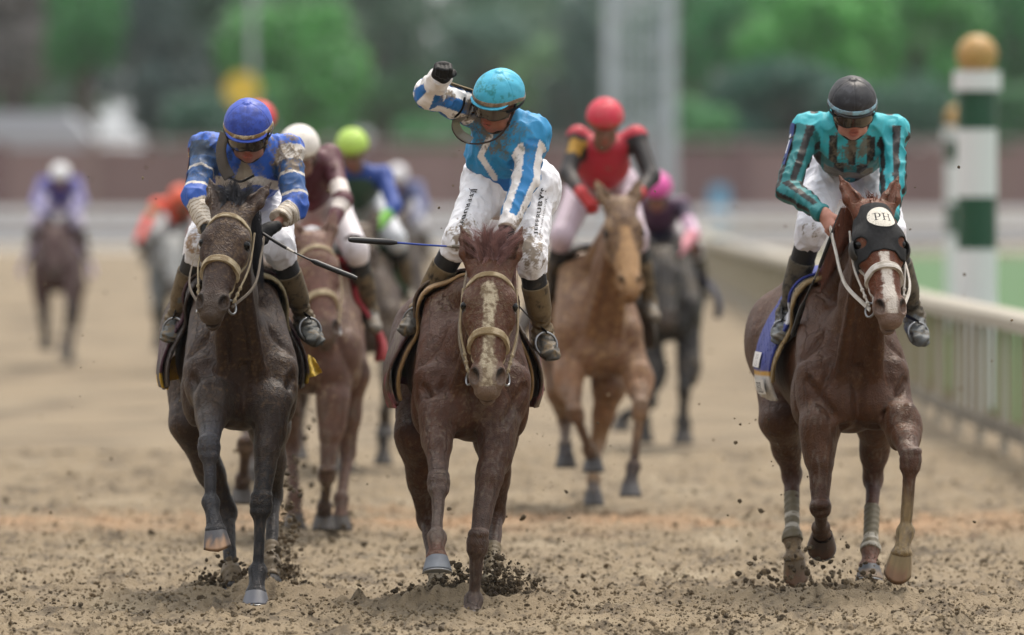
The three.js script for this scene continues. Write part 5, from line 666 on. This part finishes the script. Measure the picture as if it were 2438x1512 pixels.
  { const f = r.jf, a = J.sh[0], b = lerp(J.sh[0], J.el[0], 0.75); part('number_patch', patch(f, 6, 10, (u, v) => mad(lerp(a, b, v), [-1, 0, 0], 0.09, [0, 0.1, 1], (u - 0.5) * 0.09), 0.01), new THREE.MeshStandardMaterial({ roughness: 0.7, side: THREE.DoubleSide, map: writing(64, 128, (x) => { x.fillStyle = '#5a2a26'; x.fillRect(0, 0, 64, 128); x.fillStyle = '#c8a22c'; x.fillRect(24, 14, 14, 100); x.fillRect(14, 96, 36, 12); }) }), r.g); }
  whip('black whip slanting down to the right from the blue rider\'s glove', [L(625, 556, 0.0), L(660, 578, 0.02), L(710, 606, 0.05), L(770, 632, 0.1), L(849, 663, 0.16)], [[0, 0.0075, 0x17181a], [0.36, 0.0085, 0x17181a], [0.4, 0.0055, 0xb8b2a6], [0.44, 0.0055, 0xb8b2a6], [0.46, 0.0045, 0x1c1c1e], [0.62, 0.0048, 0x1c1c1e], [0.67, 0.013, 0x131417], [0.97, 0.0125, 0x131417], [1, 0.009, 0x131417]], base);
}
// ---- right horse and rider
{
  const D = 39.3, base = [at(2038, 900, D)[0], 0, -D], L = (x, y, f) => sub(at(x, y, D - f), base);
  const ch = [0x43260f, 0x42291c, 0x4a3426, 0x4a3426], tan = [0x4a2b16, 0x4a3024, 0x7d6c4e, 0x83704f];
  const h = horse({ label: 'chestnut horse wearing a black hood lettered PH, rightmost of the leading three', base, cx: 0, yaw: 0.12, rise: -0.02, cell: 0.0086, headCell: 0.0048, phase: 12.3, coat: 0x43250f, points: 0x3f271f, mud: 0x584430, mudAmount: 0.34,
    head: { poll: L(2082, 478, 0.4), A: [0.13, -0.86, 0.5], N: [0.2, 0.5, 0.84], s: 1.02, ears: [[-0.38, 1, 0.05], [0.45, 1, 0.05]], muzzle: 0x7d6d62, coat: 0x5d2f17 },
    blaze: { a0: 0.28, a1: 0.59, col: 0xc9c1b8, mud: -0.25, mudCol: 0x9a8574, off: -0.004, w: (a) => a < 0.3 ? 0.023 : a < 0.45 ? 0.024 : 0.032 },
    legs: [{ j: [L(1950, 1010, 0.02), L(1953, 1208, 0.14), L(1955, 1256, -0.14), L(1957, 1272, -0.2)], cols: ch, hd: [0, -0.45, -0.9], hf: [0, -0.9, 0.3], hoof: [0x4a3a32, 0x553d30] },
      { j: [L(2146, 1005, 0.06), L(2167, 1094, 0.36), L(2155, 1266, 0.34), L(2146, 1316, 0.38)], cols: tan, hd: [-0.16, -0.92, -0.35], hf: [-0.1, -0.3, 1], hh: 0.12, hr: 0.066, hoof: [0x857352, 0x7d6048], patch: 0.3 },
      { j: [L(1860, 1000, -1.15), L(1884, 1130, -1.35), L(1886, 1282, -1.15), L(1890, 1328, -1.1)], cols: [0x43250f, 0x452a22, 0x6d5c44, 0x77654a], hd: [0.1, -0.93, -0.3], hf: [0, -0.3, 1], hh: 0.12, hr: 0.062, hoof: [0x6a5a44, 0x6d523e], wrap: { t: [0.3, 1.12], col: 0x6d6550, band: 0xb5b0a4, bands: [[0.33, 0.4], [0.5, 0.57]] } },
      { j: [L(2085, 1000, -1.1), L(2078, 1140, -1.25), L(2072, 1308, -0.95), L(2070, 1346, -0.88)], cols: [0x43250f, 0x452a22, 0x6a4a3a, 0x6a4436], hd: [-0.05, -0.95, 0.3], hf: [0, 0.3, 0.95], hoof: [0x42474f, 0x7d6a55], patch: -0.3, wrap: { t: [0.4, 1.12], col: 0x6d6550, band: 0xb5b0a4, bands: [[0.42, 0.49], [0.57, 0.63]] } }],
    hair: { n: 120, len: 0.05, spread: 0.3, droop: 0.5, col: 0x7a4630, r: 0.0035, side: -1 }, bridle: { col: 0xd0ccc6, mud: 0xa39a8d, nose: 0.35 }, hands: [L(1975, 535, -0.05), L(2125, 545, -0.1)], stirrups: [L(1862, 790, -0.54), L(2186, 795, -0.54)],
    layers: [{ name: 'saddle_pad', z: [-0.95, -0.4], y: 1.04, off: 0.03, flare: 0.05, slope: 0.3, color: (q, p) => { const e = q[2] + 0.3 * (1.45 - q[1]) + 0.4; return mul(e > -0.05 ? C(0x8d754a) : C(0x2e241d), 0.85 + 0.4 * fbm(p[0] * 18, p[1] * 18, p[2] * 18, 2)); } },
      { name: 'saddle_cloth', label: 'blue saddle cloth with white lettered hem and gold stripe', z: [-1.02, -0.5], y: [0.96, 1.02], off: 0.045, flare: 0.04, slope: 0.15, fold: 0.015, color: (q, p) => { const y = q[1]; return y < 1.07 ? C(0xc4c1bd) : y < 1.09 ? C(0xb98d35) : y > 1.33 && y < 1.43 && q[2] > -0.8 ? C(0xcfd0d6) : mul(C(0x1d2c80), 0.9 + 0.3 * N3(p[0] * 9, p[1] * 9, p[2] * 9)); } }] });
  // hood of black mesh with eye holes, the white oval, blinker cups
  { const F = h.F, [hp] = headPrims(F), w = (x, y, z) => { const d = sub([x, y, z], F.o); return [dot(d, F.S) / F.sc, dot(d, F.A) / F.sc, dot(d, F.N) / F.sc]; };
    const lim = clip((x, y, z) => { const [s, a, n] = w(x, y, z); return Math.max(0.015 - a, a - 0.275 - 0.03 * sst(0.05, 0.09, Math.abs(s)) + 0.005 * sst(0.03, 0, Math.abs(s)), -0.16 - n); }), eyes = [-1, 1].map((q) => cut(ell(F.at(q * 0.1, 0.222, -0.02), [0.03, 0.028, 0.05], 0.005, [F.S, F.A, F.N]), 0.004));
    const [lo, hi] = bounds([F.at(-0.14, 0, 0.02), F.at(0.14, 0, 0.02), F.at(0, 0.38, 0.02), F.at(0, 0.2, -0.2)], 0.05);
    const hood = part('hood', mesh([...hp.map((p) => ({ k: p.k, f: (x, y, z) => p.f(x, y, z) - 0.0075 })), ...eyes, lim], lo, hi, 0.0045, { color: (p) => mul(C(0x17181b), 0.7 + 0.9 * Math.max(0, 0.4 + fbm(p[0] * 60, p[1] * 60, p[2] * 60, 2) + 0.5 * N3(p[0] * 160, p[1] * 160, p[2] * 160))) }), vc({ roughness: 0.85, bumpMap: weave, bumpScale: 0.003 }), h.g);
    const hf = field(hp), tex = writing(512, 384, (x) => { x.fillStyle = '#d9d5ca'; x.fillRect(0, 0, 512, 384); for (let i = 0; i < 500; i++) { const a = rr(0, 6.28), r = Math.pow(rnd(), 0.4); x.fillStyle = `rgba(70,58,40,${rr(0.1, 0.7)})`; x.beginPath(); x.arc(256 + Math.cos(a) * r * 250, 192 + Math.sin(a) * r * 185, rr(1, 5), 0, 7); x.fill(); } x.fillStyle = '#2a2a2c'; x.font = '210px serif'; x.textAlign = 'center'; x.textBaseline = 'middle'; x.fillText('PH', 256, 200); });
    const pos = [], uv = [], idx = [], nr = 8, na = 48; for (let j = 0; j <= nr; j++) for (let i = 0; i < na; i++) { const r = j / nr, a = i / na * 6.2832, u = r * Math.cos(a), v = r * Math.sin(a), q = snap(hf, F.at(u * 0.071 + 0.012, 0.105 - v * 0.053, 0.02), 0.011); pos.push(...q.p); uv.push(0.5 + u / 2, 0.5 + v / 2); }
    for (let j = 0; j < nr; j++) for (let i = 0; i < na; i++) { const a = j * na + i, b = j * na + (i + 1) % na; idx.push(a, b, b + na, a, b + na, a + na); }
    const g = new THREE.BufferGeometry(); g.setAttribute('position', new THREE.Float32BufferAttribute(pos, 3)); g.setAttribute('uv', new THREE.Float32BufferAttribute(uv, 2)); g.setIndex(idx); g.computeVertexNormals(); part('oval_badge', g, mat({ map: tex, roughness: 0.7, side: THREE.DoubleSide }), hood, 'white oval badge lettered PH');
    for (const q of [-1, 1]) { const c = F.at(q * 0.118, 0.235, -0.055); part('blinker_cup', mesh([ell(c, [0.03, 0.052, 0.045], 0.01, [F.S, F.A, F.N]), cut(ell(F.at(q * 0.108, 0.235, -0.03), [0.026, 0.046, 0.045], 0.01, [F.S, F.A, F.N]), 0.004)], ...bounds([c], 0.08), 0.005, { color: () => C(0x25221f) }), vc({ roughness: 0.6 }), hood); }
    // lettering on the cloth
    const T = h.T, cf = (x, y, z) => h.tf(x, y, z) - 0.045 - 0.05 * sst(1.35, 1.0, h.inv(x, y, z)[1]);
    part('lettering', patch(cf, 16, 6, (u, v) => T(-0.42, mixn(0.955, 1.05, v), mixn(-0.86, -0.6, u)), 0.012), mat({ roughness: 0.8, side: THREE.DoubleSide, map: writing(256, 96, (x) => { x.fillStyle = '#cfccc6'; x.fillRect(0, 0, 256, 96); x.fillStyle = '#1a1a1c'; x.font = 'bold 92px serif'; x.textAlign = 'center'; x.textBaseline = 'middle'; x.fillText('HIL', 128, 52); }) }), h.g);
    part('lettering', patch(cf, 16, 6, (u, v) => T(-0.42, mixn(1.12, 1.21, v), mixn(-0.95, -0.72, u)), 0.012), mat({ roughness: 0.8, side: THREE.DoubleSide, map: writing(256, 128, (x) => { x.fillStyle = '#d6d3d0'; x.fillRect(0, 0, 256, 128); x.fillStyle = '#2a2440'; x.font = '60px serif'; x.textAlign = 'center'; x.textBaseline = 'middle'; x.fillText('O D', 128, 40); x.fillText('L S', 128, 96); }) }), h.g);
  }
  const J = { pelvis: L(2018, 395, -0.85), chest: L(2025, 348, -0.56), neck: L(2028, 272, -0.42), sh: [L(1922, 308, -0.5), L(2126, 312, -0.5)], el: [L(1876, 452, -0.3), L(2126, 440, -0.32)], wr: [L(1962, 510, -0.08), L(2118, 530, -0.14)],
    hip: [L(1965, 408, -0.85), L(2076, 408, -0.85)], kn: [L(1932, 545, -0.46), L(2118, 555, -0.46)], an: [L(1872, 748, -0.66), L(2178, 752, -0.66)], toe: [L(1856, 806, -0.5), L(2192, 812, -0.5)] };
  const teal = C(0x116e72), bl = C(0x0e0f12), bright = C(0x2fa9b6);
  const r = jockey({ label: 'rider in teal and black striped silks with a black cap, on the hooded horse', base, j: J, phase: 9.9, cell: 0.0068, chestR: 1.12, hem: 0.42,
    head: { c: L(2029, 264, -0.3), turn: [0.08, 0.5, 0.03] }, skin: 0xb4806f, faceMud: 0.15, helmet: { col: 0x17181f, dirt: 0x3b3c44, dirtAmount: -0.1, dirtA: 0.6, peak: 0x101012, band: 0x86b0c4, bandDirt: 0x74808a, bandMud: -0.05 },
    hands: [{ D: [0.35, -0.75, 0.45], palm: [0.5, -0.1, -0.8], thumb: [0.85, 0.35, 0.2], curl: 0.55 }, { D: [-0.4, -0.7, 0.4], palm: [-0.3, -0.6, -0.6], thumb: [-0.5, 0.4, 0.6], curl: 0.8 }],
    cuff: [0.97, 0.97], jersey: (o) => { if (o.arm >= 0) { if (o.t > 1.82) return teal; const k = ((o.ang / 6.2832) * 5 + 10.3) % 1; return k < 0.45 ? bl : o.arm ? C(0x1d98a4) : teal; } if (o.y > 0.78) { const k = (o.x * 11 + 50.2) % 1, j = (o.z * 8 + 50) % 2 < 1; return k < 0.42 && j ? bl : bright; } if (o.z > 0 && Math.abs(o.x + 0.01) < 0.12 && o.y > 0.4 && o.y < 0.66) return C(0x6d6a5e); const k = (o.x * 9 + 50.75) % 1; return k < 0.45 ? bl : teal; },
    mud: [{ p: L(2025, 360, -0.4), r: 0.09, s: 0.25, c: 0x6b6150 }, { p: L(1935, 430, -0.5), r: 0.06, s: 0.1 }, { p: L(1928, 555, -0.35), r: 0.05, s: 0.1 }], specks: 0.15,
    boot: 0x2a2825, bootMud: 0x5d564a, bootDirt: 0.1, toeCol: 0x6d7275, breeches: 0xe4e6f0 });
  { const f = r.jf, a = lerp(J.sh[0], J.el[0], -0.05), b = lerp(J.sh[0], J.el[0], 0.6); part('number_patch', patch(f, 6, 10, (u, v) => mad(lerp(b, a, v), [-0.9, 0.2, 0.2], 0.1, [0.2, 0, 1], (u - 0.5) * 0.1), 0.012), mat({ roughness: 0.7, side: THREE.DoubleSide, map: writing(64, 128, (x) => { x.fillStyle = '#22366f'; x.fillRect(0, 0, 64, 128); x.fillStyle = '#d5d8de'; x.font = 'bold 84px sans-serif'; x.textAlign = 'center'; x.textBaseline = 'middle'; x.fillText('1', 34, 66); }) }), r.g); }
  whip('black whip hanging straight down from the teal-striped rider\'s bare hand', [L(2006, 496, 0.04), L(1980, 560, 0.02), L(1946, 648, -0.05), L(1912, 725, -0.2), L(1887, 800, -0.3)], [[0, 0.011, 0x141416], [0.45, 0.009, 0x17181a], [0.48, 0.0055, 0x6d6a66], [0.54, 0.0055, 0x6d6a66], [0.56, 0.005, 0x1a1a1c], [0.72, 0.0055, 0x1a1a1c], [0.76, 0.0135, 0x131417], [0.98, 0.0145, 0x131417], [1, 0.009, 0x131417]], base);
}
// ---- the field behind: same build, coarser, each with its own colours and stride
function runner(o) {
  const D = o.d, base = [at(o.px, 900, D)[0], 0, -D], m = o.mirror ? -1 : 1, up = o.up ?? 0, hx = o.hx ?? 0, sw = (a) => m < 0 ? [a[1], a[0]] : a, X = (x, y, z) => [x * m, y, z];
  const st = [
    [[[-0.17, 0.93, -0.06], [-0.18, 0.66, 0.28], [-0.16, 0.42, 0.14], [-0.16, 0.33, 0.1]], [[0.16, 0.9, -0.06], [0.13, 0.47, 0.1], [0.11, 0.17, 0.12], [0.11, 0.09, 0.17]], [[-0.19, 0.88, -1.15], [-0.16, 0.48, -1.3], [-0.13, 0.2, -1.05], [-0.13, 0.1, -1.0]], [[0.19, 0.9, -1.1], [0.17, 0.45, -1.1], [0.14, 0.2, -0.8], [0.14, 0.1, -0.75]]],
    [[[-0.17, 0.9, -0.1], [-0.14, 0.5, 0.02], [-0.13, 0.32, -0.24], [-0.13, 0.26, -0.33]], [[0.16, 0.92, 0], [0.17, 0.6, 0.3], [0.13, 0.3, 0.42], [0.12, 0.2, 0.48]], [[-0.19, 0.9, -1.2], [-0.18, 0.55, -1.5], [-0.16, 0.3, -1.4], [-0.16, 0.22, -1.36]], [[0.19, 0.88, -1.1], [0.16, 0.45, -1.2], [0.12, 0.17, -0.95], [0.12, 0.09, -0.9]]]][o.stride ?? 0];
  let legs = st.map((l) => l.map((p) => X(...p))); if (m < 0) legs = [legs[1], legs[0], legs[3], legs[2]];
  if (o.legs) legs = o.legs.map((l, i) => l ? l.map(([x, y, f]) => sub(at(x, y, D - f), base)) : legs[i]);
  const hd = o.headAt ? sub(at(...o.headAt, D - 0.4), base) : [hx * 0.3, 1.72 + (o.headUp ?? 0), 0.42];
  const h = horse({ label: o.horse, base, far: true, cx: 0, yaw: o.yaw ?? 0.03, cell: o.cell ?? 0.022, headCell: 0.014, phase: o.px * 0.01, coat: o.coat, points: o.points ?? o.coat, mud: o.mud ?? 0x75664f, mudAmount: o.mudAmount ?? 0.4,
    head: { poll: hd, A: o.A ?? [0.04, -0.84, 0.54], N: o.N ?? [0, 0.5, 0.85], s: 1.04, ears: [[-0.35, 1, 0], [0.35, 1, 0]], muzzle: o.muzzle ?? 0x4a3d34, coat: o.face }, blaze: o.blaze,
    legs: legs.map((j, i) => ({ j, cols: o.legCols?.[i], hoof: [o.hoof ?? 0x3a342f, o.hoof ?? 0x3a342f] })), bridle: o.bridle ? { col: o.bridle, mud: o.bridleMud ?? 0x8a7a60, nose: 0.36 } : null,
    layers: o.cloth ? [{ name: 'saddle_cloth', z: [-1.15, -0.5], y: 0.98, off: 0.05, flare: 0.1, slope: 0.2, fold: 0.03, color: (q) => q[1] < 1.1 ? C(o.hemCol ?? o.cloth) : C(o.cloth) }] : [] });
  const P = (x, y, z) => [hx + x, y + up, z], J = { pelvis: P(0, 1.86, -0.85), chest: P(0, 1.97, -0.55), neck: P(0, 2.08, -0.4), sh: [P(-0.19, 2.04, -0.46), P(0.19, 2.04, -0.46)], el: [P(-0.27, 1.82, -0.24), P(0.27, 1.82, -0.24)], wr: [P(-0.11, 1.66, -0.04), P(0.13, 1.66, -0.04)], hip: [P(-0.11, 1.84, -0.85), P(0.11, 1.84, -0.85)], kn: [[-0.23, 1.6 + up * 0.5, -0.46], [0.23, 1.6 + up * 0.5, -0.46]], an: [[-0.31, 1.27, -0.66], [0.31, 1.27, -0.66]], toe: [[-0.34, 1.17, -0.52], [0.34, 1.17, -0.52]] };
  for (const k in o.j ?? {}) { const v = o.j[k], f = (q) => q && sub(at(q[0], q[1], D - q[2]), base); J[k] = Array.isArray(v[0]) || v[0] === null ? v.map((q, i) => f(q) ?? J[k][i]) : f(v); }
  const hc = o.helmetAt ? sub(at(...o.helmetAt, D + 0.25), base) : P(0.0, 2.2, -0.25);
  jockey({ label: o.rider, base, j: J, far: true, phase: o.px * 0.02, cell: o.cell ? o.cell * 0.8 : 0.018, chestR: 1.03, hem: 0.3, head: { c: hc, turn: [0, 0.5, 0] }, skin: o.skin ?? 0x7a5a4c, faceMud: 0.8, helmet: { col: o.cap, dirt: o.capDirt ?? 0x7a6c5a, dirtAmount: -0.05, dirtA: 0.35, peak: o.peak ?? o.cap, band: o.band, bandDirt: o.bandDirt },
    hands: [{ D: [0.4, -0.6, 0.6], palm: [0.3, -0.7, -0.4], thumb: [0.3, 0.5, 0.7], curl: 0.8, gloveCol: o.glove ?? 0x18181a }, { D: [-0.4, -0.6, 0.6], palm: [-0.3, -0.7, -0.4], thumb: [-0.3, 0.5, 0.7], curl: 0.8, gloveCol: o.glove ?? 0x18181a }],
    jersey: o.jersey, boot: 0x2b2520, bootMud: 0x6a5b46, bootDirt: 0.1, toeCol: 0x77726a, breeches: o.breeches ?? 0xcfcfd6, specks: 0.35, mud: [] });
}
runner({ px: 745, d: 46, horse: 'muddy chestnut horse close behind the dark bay leader', rider: 'rider in maroon and white silks with a white cap', coat: 0x55382c, face: 0x64443a, mudAmount: 0.5, mud: 0x7d6a52, bridle: 0xb9a98a, cloth: 0x8d1f2a, headAt: [748, 555], A: [0.12, -0.88, 0.46], N: [0.1, 0.45, 0.88], cell: 0.017, up: 0.04, hx: -0.03,
  helmetAt: [712, 368], cap: 0xd3cfca, band: 0xd6cfc0, capDirt: 0x8a7d6c, breeches: 0xd5d0d6, legs: [[[650, 960, 0], [585, 1060, 0.25], [578, 1140, 0.05], [575, 1165, 0]], [[792, 950, 0], [778, 1130, 0.1], [772, 1205, -0.1], [770, 1228, -0.16]], null, null],
  legCols: [[0x55382c, 0x4a352b, 0x42312a, 0x3a2d28], [0x55382c, 0x4a352b, 0x3d2e2a, 0x3a2d28]], j: { el: [null, [816, 478, -0.2]], wr: [null, [782, 548, -0.02]], sh: [null, [784, 372, -0.5]] },
  jersey: (o) => o.arm >= 0 && (Math.abs(o.t - 0.78) < 0.13 || Math.abs(o.t - 1.25) < 0.13) ? C(0xcfc8c4) : C(0x4a1626) });
runner({ px: 640, d: 54, horse: 'dark horse almost hidden behind the two on the left', rider: 'rider with a bright red cap peeping over the blue cap', coat: 0x3a2a22, helmetAt: [616, 300], hx: -0.06, up: 0.12, cap: 0xc2203a, jersey: () => C(0x7a2030), stride: 1, mirror: true });
runner({ px: 862, d: 57, horse: 'dark brown horse between the chestnut and the middle horse', rider: 'rider in a lime green cap and blue jacket', coat: 0x3b2c24, points: 0x2a2420, mudAmount: 0.5, helmetAt: [838, 362], hx: -0.05, up: 0.02, cap: 0xa3c452, band: 0x9fae58, capDirt: 0x7d8040, stride: 0, mirror: true, cloth: 0x2a4a2e, jersey: (o) => o.arm >= 0 ? (o.t > 1.3 ? C(0x6fae45) : C(0x1c3f8e)) : C(o.z > 0.02 ? 0x2e4a3a : 0x1c3f8e), breeches: 0xbfc4cc });
runner({ px: 950, d: 90, horse: 'distant dark horse just left of the raised-fist rider', rider: 'distant rider with a white cap and blue-grey jacket', coat: 0x3a2f2c, helmetAt: [945, 428], cap: 0xd4d4da, up: -0.05, stride: 1, jersey: () => C(0x56618e), cell: 0.028 });
runner({ px: 1428, d: 50, horse: 'light chestnut horse in a dark hood with a tan face', rider: 'rider in red cap and red silks with black sleeves', coat: 0x6a4a33, face: 0x5a432f, mud: 0x9a7d58, mudAmount: 0.55, headAt: [1478, 470], A: [0.1, -0.86, 0.5], N: [0.12, 0.45, 0.88], muzzle: 0x9a7754, yaw: 0.1, cell: 0.017, blaze: { a0: 0.2, a1: 0.6, col: 0xa9855c, mud: 0.0, mudCol: 0x8a6a48, w: (a) => 0.03 + 0.05 * sst(0.25, 0.42, a) },
  helmetAt: [1440, 298], cap: 0xbf1f3c, band: 0xb2573c, bandDirt: 0x8f4a35, up: 0.14, hx: 0.02, glove: 0xb03030, cloth: 0x3a3026, legs: [[[1352, 890, 0.02], [1370, 985, 0.3], [1402, 1070, 0.05], [1412, 1092, 0.0]], [[1520, 900, 0.02], [1524, 972, 0.3], [1508, 1110, 0.3], [1500, 1150, 0.34]], [[1340, 930, -1.1], [1345, 1000, -1.3], [1345, 1060, -1.1], [1346, 1082, -1.05]], [[1450, 920, -1], [1424, 1050, -1.1], [1413, 1140, -0.8], [1413, 1172, -0.75]]],
  legCols: [[0x7d5a40, 0x6d5240, 0x5d4738, 0x4a403a], [0x7d5a40, 0x705845, 0x453832, 0x383130], [0x6d5240, 0x6d5646, 0x6d625a, 0x3d3f48], [0x7d5a40, 0x85664a, 0x866c52, 0x55555a]], hoof: 0x3d3a3a,
  j: { el: [[1352, 415, -0.3], [1550, 420, -0.3]], wr: [[1392, 470, -0.05], [1515, 470, -0.1]], sh: [[1376, 326, -0.46], [1514, 326, -0.46]] },
  jersey: (o) => { if (o.arm === 0 && o.t > 0.2 && o.t < 0.55 && Math.abs(o.ang) < 0.9) return C(0xa8801f); if (o.arm >= 0 && o.t > 1.7) return C(0xb02a30); return o.arm >= 0 && o.t > 0.08 ? C(0x1d1a1d) : C(0xb01f36); }, breeches: 0xb9a9b6 });
runner({ px: 1582, d: 62, horse: 'near-black horse half hidden by the light chestnut', rider: 'rider in pink cap with purple and white sleeves', coat: 0x231f1e, points: 0x1d1c1e, mudAmount: 0.4, helmetAt: [1563, 462], hx: -0.05, up: -0.2, cap: 0xd0489c, peak: 0x6a2a90, jersey: (o) => o.arm >= 0 ? (o.t > 1.0 ? C(0xd8909c) : o.t > 0.5 ? C(0xc9a9c2) : C(0x332640)) : C(0x4a2a4a), breeches: 0xa9a2a6, cloth: 0x1f2340, yaw: -0.04, stride: 0, headUp: -0.2,
  legs: [[[1560, 880, 0], [1545, 960, 0.2], [1490, 990, 0], [1478, 1000, 0]], [[1640, 870, 0], [1628, 930, 0.15], [1632, 1008, 0.1], [1630, 1030, 0.12]], null, null] });
runner({ px: 130, d: 92, horse: 'distant maroon-brown horse at the far left', rider: 'distant rider with white cap and violet-blue silks', coat: 0x43292a, points: 0x2c2022, helmetAt: [143, 424], hx: 0.03, cap: 0xd6d8dc, peak: 0x6d6a60, jersey: (o) => o.arm >= 0 ? C(0x706da0) : C(0x44439a), breeches: 0xb9b3cc, cloth: 0xb0a2c8, cell: 0.028, stride: 1, headUp: -0.15 });
runner({ px: 412, d: 88, horse: 'distant grey horse left of the blue rider', rider: 'distant rider crouched in bright orange silks with green patches', coat: 0x5d6060, points: 0x46494a, face: 0x9a9c9c, mudAmount: 0.3, helmetAt: [428, 478], cap: 0xd8583a, hx: 0.06, up: -0.22, cell: 0.028, jersey: (o) => o.arm >= 0 ? (o.t > 0.35 && o.t < 0.8 ? C(0x1f6a35) : C(0xe0432c)) : (Math.abs(o.x) < 0.05 ? C(0x1d4f38) : C(0xe8502c)), j: { sh: [[372, 490, -0.4], null], el: [[352, 525, -0.2], null], wr: [[325, 580, 0.0], null] }, breeches: 0xaab0b4, headUp: -0.25 });
// ------------------------------------------------------------------ ground, dirt in the air, surroundings
for (const [x, y, d, r, h] of [[1042, 1440, 38.95, 0.2, 0.05], [1166, 1440, 38.95, 0.24, 0.06], [1122, 1466, 38.05, 0.16, 0.035], [610, 1458, 38.7, 0.16, 0.03], [553, 1405, 39.9, 0.2, 0.05], [648, 1395, 39.95, 0.2, 0.05], [1950, 1432, 39.4, 0.35, 0.045], [2090, 1432, 39.2, 0.3, 0.035]]) { const p = at(x, y, d); prints.push([p[0], d, r, h]); }
buildGround();
looseDirt();
const G = (x, d) => { const p = at(x, 1430, d); return [p[0], 0, -d]; };
splash('dark clods bursting up round the right hind foot of the middle horse', G(1175, 38.95), 1500, 0.46, 0.25, 0.3, 0, 0.7);
splash('clods thrown up round the left hind foot of the middle horse', G(1040, 38.95), 520, 0.46, 0.14, 0.25, 0, 0.85);
splash('clods scattering between the legs of the middle horse', G(1085, 38.85), 320, 0.3, 0.22, 0.25, 0, 0.75);
splash('clods thrown up round the left hind foot of the dark bay horse', G(545, 39.95), 500, 0.42, 0.2, 0.25, 0, 0.75);
splash('clods thrown up round the right hind foot of the dark bay horse', G(655, 40), 600, 0.3, 0.22, 0.25, 0, 0.75);
splash('column of dirt kicked up behind the dark bay horse', G(668, 41.5), 700, 0.22, 0.95, 0.5, 0, 0.85);
splash('crumbs of dirt hanging under the hooded chestnut horse', G(1980, 39.5), 520, 0.95, 0.32, 0.4, 0, 0.95);
splash('pieces of dirt flying behind the hooded chestnut horse', G(1840, 40.3), 60, 0.55, 1.4, 0.6, 0.05, 0.8);
splash('dirt flying round the legs of the muddy chestnut', G(690, 46.5), 350, 0.8, 1.1, 0.8, 0, 0.9);
splash('dirt flying behind the middle horse', G(1260, 41), 70, 0.9, 0.9, 1, 0, 0.9);
{ const L = []; for (let i = 0; i < 5000; i++) { const d = rr(41, 50), k = rnd(), p = at(k < 0.5 ? 760 + 150 * (rnd() + rnd() - 1) : k < 0.75 ? 1290 + 260 * (rnd() + rnd() - 1) : rr(300, 2300), 1330 - 420 * Math.pow(rnd(), 1.6), d); if (p[1] < 0.02) continue; L.push([p[0], p[1], p[2], 0.001 + 0.0022 * Math.pow(rnd(), 2), clodCol(1.15)]); } scatter('flying_dirt', 'fine dust and grit drifting low behind the leading horses', 'dust', L, 1); }
{ const L = []; for (let i = 0; i < 420; i++) { const d = rr(38.6, 58), p = at(rr(0, 2437), rr(350, 1400), d); if (p[1] < 0.05) continue; L.push([p[0], p[1], p[2], 0.0025 + 0.006 * Math.pow(rnd(), 2), clodCol(1.1)]); } scatter('flying_dirt', 'specks of dirt hanging in the air across the track', 'dirt', L); }
innerRail();
outerRail();
stripedPole(2325, 72, 1, 'thick green and white striped pole with a gold ball on top, right edge');
stripedPole(2280, 112, 0.94, 'farther green and white striped pole, half hidden behind the nearer one');
background();
grandstand();
renderer.render(scene, camera);
